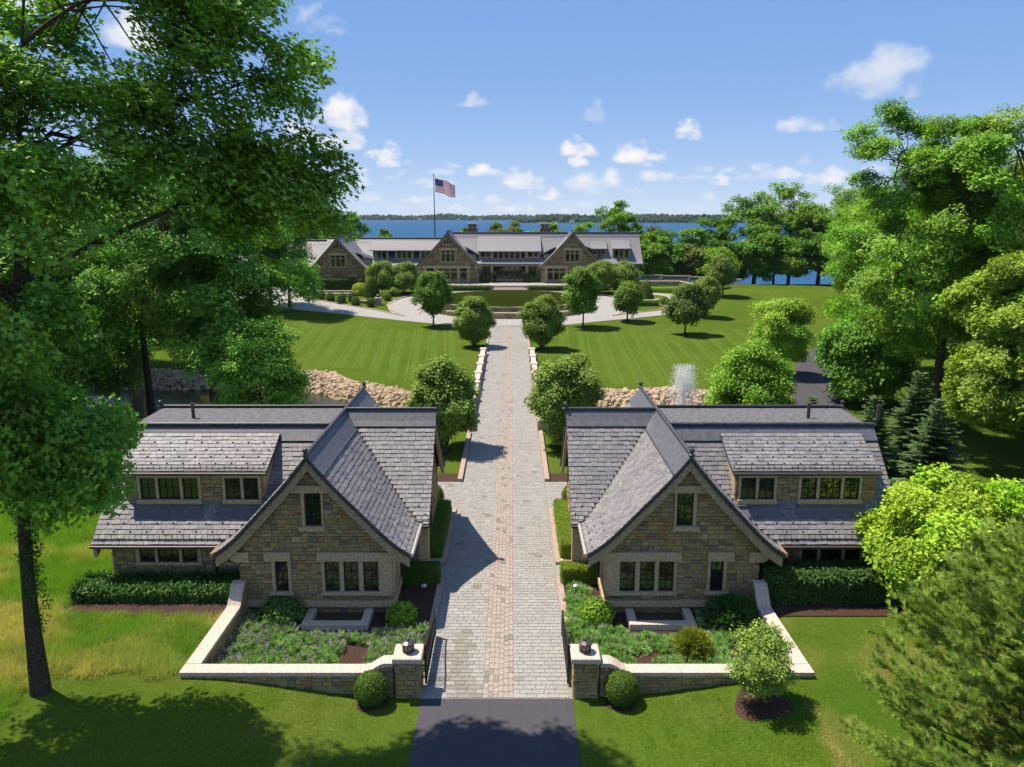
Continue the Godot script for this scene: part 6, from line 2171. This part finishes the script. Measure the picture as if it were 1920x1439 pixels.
func terrace_things() -> void:
	rng.seed = 131
	var g := Geo.new()
	# basin with pale rim, drained to two turquoise pools
	var pool := thing("garden_basin", "pale rimmed garden basin holding two turquoise pools", "basin", P(-34.4, 1.9, 152.6))
	for q in [[-4.6, 4.6, 2.6, 3.0], [-4.6, 4.6, -3.0, -2.6], [-4.6, -4.2, -2.59, 2.59], [4.2, 4.6, -2.59, 2.59]]:
		g = Geo.new()
		g.slab(Vector3(q[0], -0.5, q[2]), Vector3(q[1], 0.55, q[3]), 0.03)
		part(pool, "rim", g.mesh(M.coping))
	g = Geo.new()
	g.span(Vector3(-4.19, -0.4, -2.58), Vector3(4.19, 0.1, 2.58))
	part(pool, "floor", g.mesh(M.kerb))
	for x in [-1.9, 1.9]:
		g = Geo.new()
		for i in 16:
			var a := TAU * i / 16
			var b := TAU * (i + 1) / 16
			up_quad(g, Vector3(x, 0.13, 0), Vector3(x + cos(a) * 1.6, 0.13, sin(a) * 1.5), Vector3(x + cos(b) * 1.6, 0.13, sin(b) * 1.5), Vector3(x, 0.13, 0))
		part(pool, "water", g.mesh(M.pool))
	hedge("clipped_hedge", "tall dark clipped hedge under the outer gable behind the basin", "", [[-39.9, 158.2], [-29.7, 158.2]], 1.2, 2.2, L.hedge, 1700, Color(0.045, 0.085, 0.018))
	var spots := [[-39.6, 149.6], [-37.6, 148.4], [-35.3, 146.0], [-33.0, 143.8], [-30.4, 141.2], [-28.9, 143.8], [-27.5, 139.4], [-24.6, 138.6], [-30.6, 143.0]]
	for q in spots:
		ball("box_ball", "dark clipped box ball on the grass before the basin", "shrub", "box balls before the basin", G(q[0], q[1]), 0.72, 0.7, L.hedge, 130, Color(0.045, 0.085, 0.018))
	ball("yew_cone", "big clipped yew cone near the basin", "shrub", "", G(-26.2, 148.6), 1.5, 1.85, L.hedge, 620, Color(0.055, 0.095, 0.02), 1.0)
	ball("yew_cone", "big clipped yew cone inside the walled planter", "shrub", "", G(25.1, 143.3, 0.25), 1.45, 1.95, L.hedge, 620, Color(0.075, 0.10, 0.02), 1.0)
	ball("lime_shrub", "bright yellow green shrub between the basin and the yew cone", "shrub", "", G(-28.7, 150.6), 1.5, 1.1, L.hedge, 330, Color(0.2, 0.26, 0.03))
	for q in [[-23.6, 147.2, 0.8, Color(0.12, 0.19, 0.04)], [-21.6, 149.4, 0.75, Color(0.1, 0.15, 0.04)], [-22.6, 144.6, 0.7, Color(0.09, 0.14, 0.03)]]:
		ball("small_shrub", "small rounded green shrub under the clipped trees", "shrub", "small shrubs under the clipped trees", G(q[0], q[1]), q[2], 0.6, L.hedge, 110, q[3])
	wall_run("low_wall", "low pale wall ending in a stone pier at the bed's tip", "wall", "", [[-28.4, 142.4], [-24.0, 140.4]], func(x: float, d: float) -> float: return h(x, d), func(_x: float, _d: float) -> float: return 1.95, 0.4, 0.6, 0.16, 1.6, 0.0)
	for q in [[-23.5, 140.1, "maple side"], [21.9, 141.0, "fountain side"]]:
		var p := thing("stone_pier", "short stone pier with cap and lantern by the loop road, %s" % q[2], "pier", G(q[0], q[1]), "piers by the loop road")
		g = Geo.new()
		g.slab(Vector3(-0.5, -0.2, -0.5), Vector3(0.5, 1.15, 0.5), 0.02)
		part(p, "body", g.mesh(M.kerb))
		g = Geo.new()
		g.slab(Vector3(-0.6, 1.151, -0.6), Vector3(0.6, 1.35, 0.6), 0.04)
		part(p, "cap", g.mesh(M.coping))
		g = Geo.new()
		g.lathe(Vector3(0, 1.35, 0), [[0.0, 0.0], [0.28, 0.0], [0.28, 0.4], [0.33, 0.42], [0.1, 0.55], [0.0, 0.56]], 8)
		part(p, "lantern", g.mesh(M.lantern_metal))
	# walled planter on the fountain side, hedges round it
	wall_run("planter_wall", "pale curved planter wall under the yew cone", "wall", "", [[22.6, 141.2], [24.0, 140.6], [26.2, 140.8], [27.4, 142.4]], func(x: float, d: float) -> float: return h(x, d), func(_x: float, _d: float) -> float: return 2.15, 0.4, 0.6, 0.16, 1.2, 0.0)
	hedge("clipped_hedge", "short clipped hedge at the foot of the yew planter", "", [[23.0, 139.4], [26.6, 139.5]], 0.8, 0.75, L.hedge, 240, Color(0.075, 0.13, 0.02))
	ball("box_ball", "round box ball beside the yew planter hedge", "shrub", "", G(28.0, 139.9), 0.65, 0.6, L.hedge, 110, Color(0.05, 0.1, 0.02))
	hedge("lime_planting", "bright green leafy planting under the garden retaining wall", "", [[25.0, 155.2], [34.0, 155.4]], 2.0, 0.8, L.hedge, 620, Color(0.14, 0.235, 0.03))
	g = Geo.new()
	var rim := [[22.5, 158.4], [35.0, 158.6], [38.6, 153.0], [46.5, 163.0], [46.5, 171.0], [22.5, 171.0]]
	var c := Vector3(33, 3.5, -163)
	for i in rim.size():
		var p: Array = rim[i]
		var q: Array = rim[(i + 1) % rim.size()]
		var yp := 3.5 if p[0] < 36 else 2.5
		var yq := 3.5 if q[0] < 36 else 2.5
		up_quad(g, c, P(p[0], yp, p[1]), P(q[0], yq, q[1]), c, true, Color(0.07, 0.12, 0.018))
	setting("garden_terrace", g, M.ground)
	wall_run("retaining_wall", "tan stone retaining wall with pale sloping coping below the balustrade", "wall", "", [[22.5, 158.2], [29.5, 158.3], [34.5, 158.3], [36.4, 156.4], [38.0, 152.6], [37.2, 146.0], [35.2, 142.4]], func(x: float, d: float) -> float: return h(x, d), func(x: float, d: float) -> float: return 4.1 if d > 158 and x < 30 else maxf(h(x, d) + 0.4, 4.1 - (158.3 - minf(d, 158.3)) * 0.16), 0.5, 0.7, 0.16, 1.6, 1.6, true, 40)
	# balustrade on the lake side
	var pts := [[27.6, 170.4], [33.0, 170.9], [39.0, 170.2], [45.5, 167.6], [49.0, 165.0]]
	var bal := thing("balustrade", "long pale balustrade closing the garden above the lake", "balustrade", P(38, 2.6, 170))
	var off := -bal.position
	var one := Geo.new()
	one.lathe(Vector3.ZERO, [[0.08, 0.0], [0.08, 0.06], [0.05, 0.1], [0.1, 0.28], [0.05, 0.55], [0.08, 0.62], [0.08, 0.68]], 8)
	var bm := one.mesh(M.coping)
	for i in pts.size() - 1:
		var a := Vector3(pts[i][0], 0, -pts[i][1])
		var b := Vector3(pts[i + 1][0], 0, -pts[i + 1][1])
		var ya := lerpf(3.5, 2.9, i / 4.0)
		var z := (b - a).normalized()
		var bs := Basis(Vector3.UP.cross(z), Vector3.UP, z)
		for e in [[-0.6, 0.62, 0.5], [0.7, 0.2, 0.5]]:
			g = Geo.new()
			g.box((a + b) * 0.5 + Vector3.UP * (ya + e[0] + e[1] * 0.5), Vector3(e[2], e[1], a.distance_to(b) - 0.05), Color.WHITE, bs)
			part(bal, "rail", g.mesh(M.coping), null, off)
		g = Geo.new()
		g.box(a + Vector3.UP * (ya + 0.2), Vector3(0.7, 1.7, 0.7), Color.WHITE, bs)
		part(bal, "pier", g.mesh(M.coping), null, off)
		var n := int(a.distance_to(b) / 0.36)
		for k in range(1, n):
			part(bal, "baluster", bm, null, a.lerp(b, float(k) / n) + Vector3.UP * (ya + 0.02) + off)

# ------------------------------------------------------------------ planting of the front beds
func beds() -> void:
	for m in [-1.0, 1.0]:
		rng.seed = 141 if m > 0 else 142
		var centres := []
		for i in 900:
			var x := R(3.15, 10.6)
			var d := R(25.95, 33.4)
			if d > 31.0 and x > 3.9: continue
			if d > 28.9 and x > 5.0 and x < 8.5: continue
			if m > 0:
				if Vector2((x - 5.9) / 0.95, (d - 27.3) / 0.6).length() < 1.0 or Vector2((x - 9.4) / 0.6, (d - 27.7) / 0.7).length() < 1.0: continue
				if x > 3.9 and d > 29.6 and x < 5.2: continue
			else:
				if x > 4.9 and x < 6.4 and d > 26.6 + (x - 4.9) * 0.6 - 0.3 and d < 28.6: continue
				if x > 5.3 and x < 6.6 and d < 27.0: continue
				if x < 5.3 and d > 29.4: continue
				if d > 30.6: continue
			var ok := true
			for c in centres:
				if Vector2(c[0] - x, c[1] - d).length() < 0.38: ok = false
			if ok: centres.append([x, d, R(0.3, 0.52)])
		var tf := []
		var cols := PackedColorArray()
		var bt := []
		var bc := PackedColorArray()
		for c in centres:
			var tone := Color(0.27, 0.48, 0.14).lerp(Color(0.36, 0.50, 0.22), rng.randf()) * R(0.85, 1.15)
			var bloom := (0.3 if m < 0 else 0.03) * R(0.2, 1.8)
			for k in 52:
				var v := Vector3(R(-1, 1), R(-0.1, 1), R(-1, 1)).normalized()
				var p := P(m * c[0], 0.06, c[1]) + v * Vector3(c[2], c[2] * 0.72, c[2]) * R(0.45, 0.9)
				var out := (v + Vector3.UP * 0.5 + Vector3(0.15, 0, 0.1)).normalized()
				tf.append(Transform3D(facing(out) * Basis.from_scale(Vector3.ONE * R(0.42, 0.72)), p))
				cols.append(tone * R(0.7, 1.3))
				if rng.randf() < bloom and v.y > 0.1:
					bt.append(Transform3D(facing(out) * Basis.from_scale(Vector3.ONE * R(0.7, 1.1)), p + out * 0.14))
					bc.append(Color(0.44, 0.33, 0.42).lerp(Color(0.52, 0.44, 0.45), rng.randf()) * R(0.7, 1.2))
		var o := scatter(self, "catmint", L.mint, tf, cols)
		tag(o, "mass of grey green catmint mounds filling the %s garden bed" % ("fountain-side" if m > 0 else "maple-side"), "plants", "", "stuff")
		o = scatter(self, "lavender_bloom", L.bloom, bt, bc)
		tag(o, "thin mauve flower spikes over the %s garden bed" % ("fountain-side" if m > 0 else "maple-side"), "flowers", "", "stuff")
	ball("hydrangea", "fresh green leafy shrub by the gable corner, fountain side", "shrub", "leafy shrubs at the gable corners", P(4.15, 0.08, 30.3), 0.6, 0.42, L.shrub, 130, Color(0.115, 0.2, 0.02))
	ball("hydrangea", "fresh green leafy shrub by the gable corner, maple side", "shrub", "leafy shrubs at the gable corners", P(-4.1, 0.08, 30.1), 0.52, 0.4, L.shrub, 110, Color(0.115, 0.2, 0.02))
	ball("yew_mound", "dark spreading yew mound against the gatehouse plinth", "shrub", "", P(9.75, 0.06, 30.0), 0.85, 0.5, L.mint, 420, Color(0.035, 0.085, 0.02))
	ball("golden_juniper", "olive gold juniper mound amid the catmint", "shrub", "", P(7.65, 0.06, 27.7), 0.46, 0.38, L.mint, 340, Color(0.13, 0.15, 0.02))
	ball("euonymus", "dark green low shrub at the plinth on the maple side", "shrub", "", P(-9.2, 0.06, 30.4), 0.9, 0.4, L.shrub, 160, Color(0.06, 0.12, 0.025))

# ------------------------------------------------------------------ grass blades where the lawn is close enough to show them
func lawn_growth() -> void:
	rng.seed = 151
	var f := FastNoiseLite.new()
	f.frequency = 0.09
	f.fractal_octaves = 3
	var tf := []
	var cols := PackedColorArray()
	for i in 26000:
		var x := R(-20, 19)
		var d := R(18.0, 31.0)
		var ax := absf(x)
		if ax < 2.9 or (ax < 11.45 and d > 25.0): continue
		if x < -11.2 and d > 26.2 + 1.2 * f.get_noise_2d(x * 3, 7): continue
		if ax > 11.2 and ax < 18.2 and d > 29.4: continue
		if Vector2(x - 9.1, d - 23.8).length() < 0.95 or Vector2(ax - 4.45, d - 24.72).length() < 0.6: continue
		var nz := f.get_noise_2d(x, d)
		var dry := ss(0.0, 0.3, f.get_noise_2d(x * 2.2 + 70, d * 2.2)) * (0.9 if x > 10.4 else 0.25)
		tf.append(Transform3D(Basis(Vector3.UP, R(0, TAU)) * Basis.from_scale(Vector3(1, R(0.7, 1.3), 1)), G(x, d)))
		var k := R(0.8, 1.2)
		cols.append(Color(0.15, 0.30, 0.022).lerp(Color(0.21, 0.33, 0.03), 0.5 + nz).lerp(Color(0.5, 0.42, 0.15), dry) * k)
	var o := scatter(self, "lawn_grass", L.grass, tf, cols)
	tag(o, "short mown green grass beside the asphalt road", "grass", "", "stuff")
	tf = []
	cols = PackedColorArray()
	for i in 15000:
		var x := R(-40, -11.2)
		var d := R(21.5, 50.0)
		if x > -18.4 and d > 29.5 and d < 46: continue
		if d < 25.5 + 1.2 * f.get_noise_2d(x * 3, 7) and x > -16.5: continue
		var nz := f.get_noise_2d(x * 1.3 + 300, d * 1.3)
		tf.append(Transform3D(Basis(Vector3.UP, R(-0.7, 0.7)) * Basis.from_scale(Vector3(1, R(0.6, 1.25), 1)), G(x, d)))
		var dry := ss(-0.05, 0.5, nz + (0.14 if d < 31 else -0.12))
		cols.append(Color(0.25, 0.42, 0.06).lerp(Color(0.70, 0.58, 0.26), dry * 0.8) * R(0.75, 1.2))
	o = scatter(self, "meadow_grass", L.meadow, tf, cols)
	tag(o, "long wind-bent meadow grass, green and straw coloured, round the maple trunk", "grass", "", "stuff")
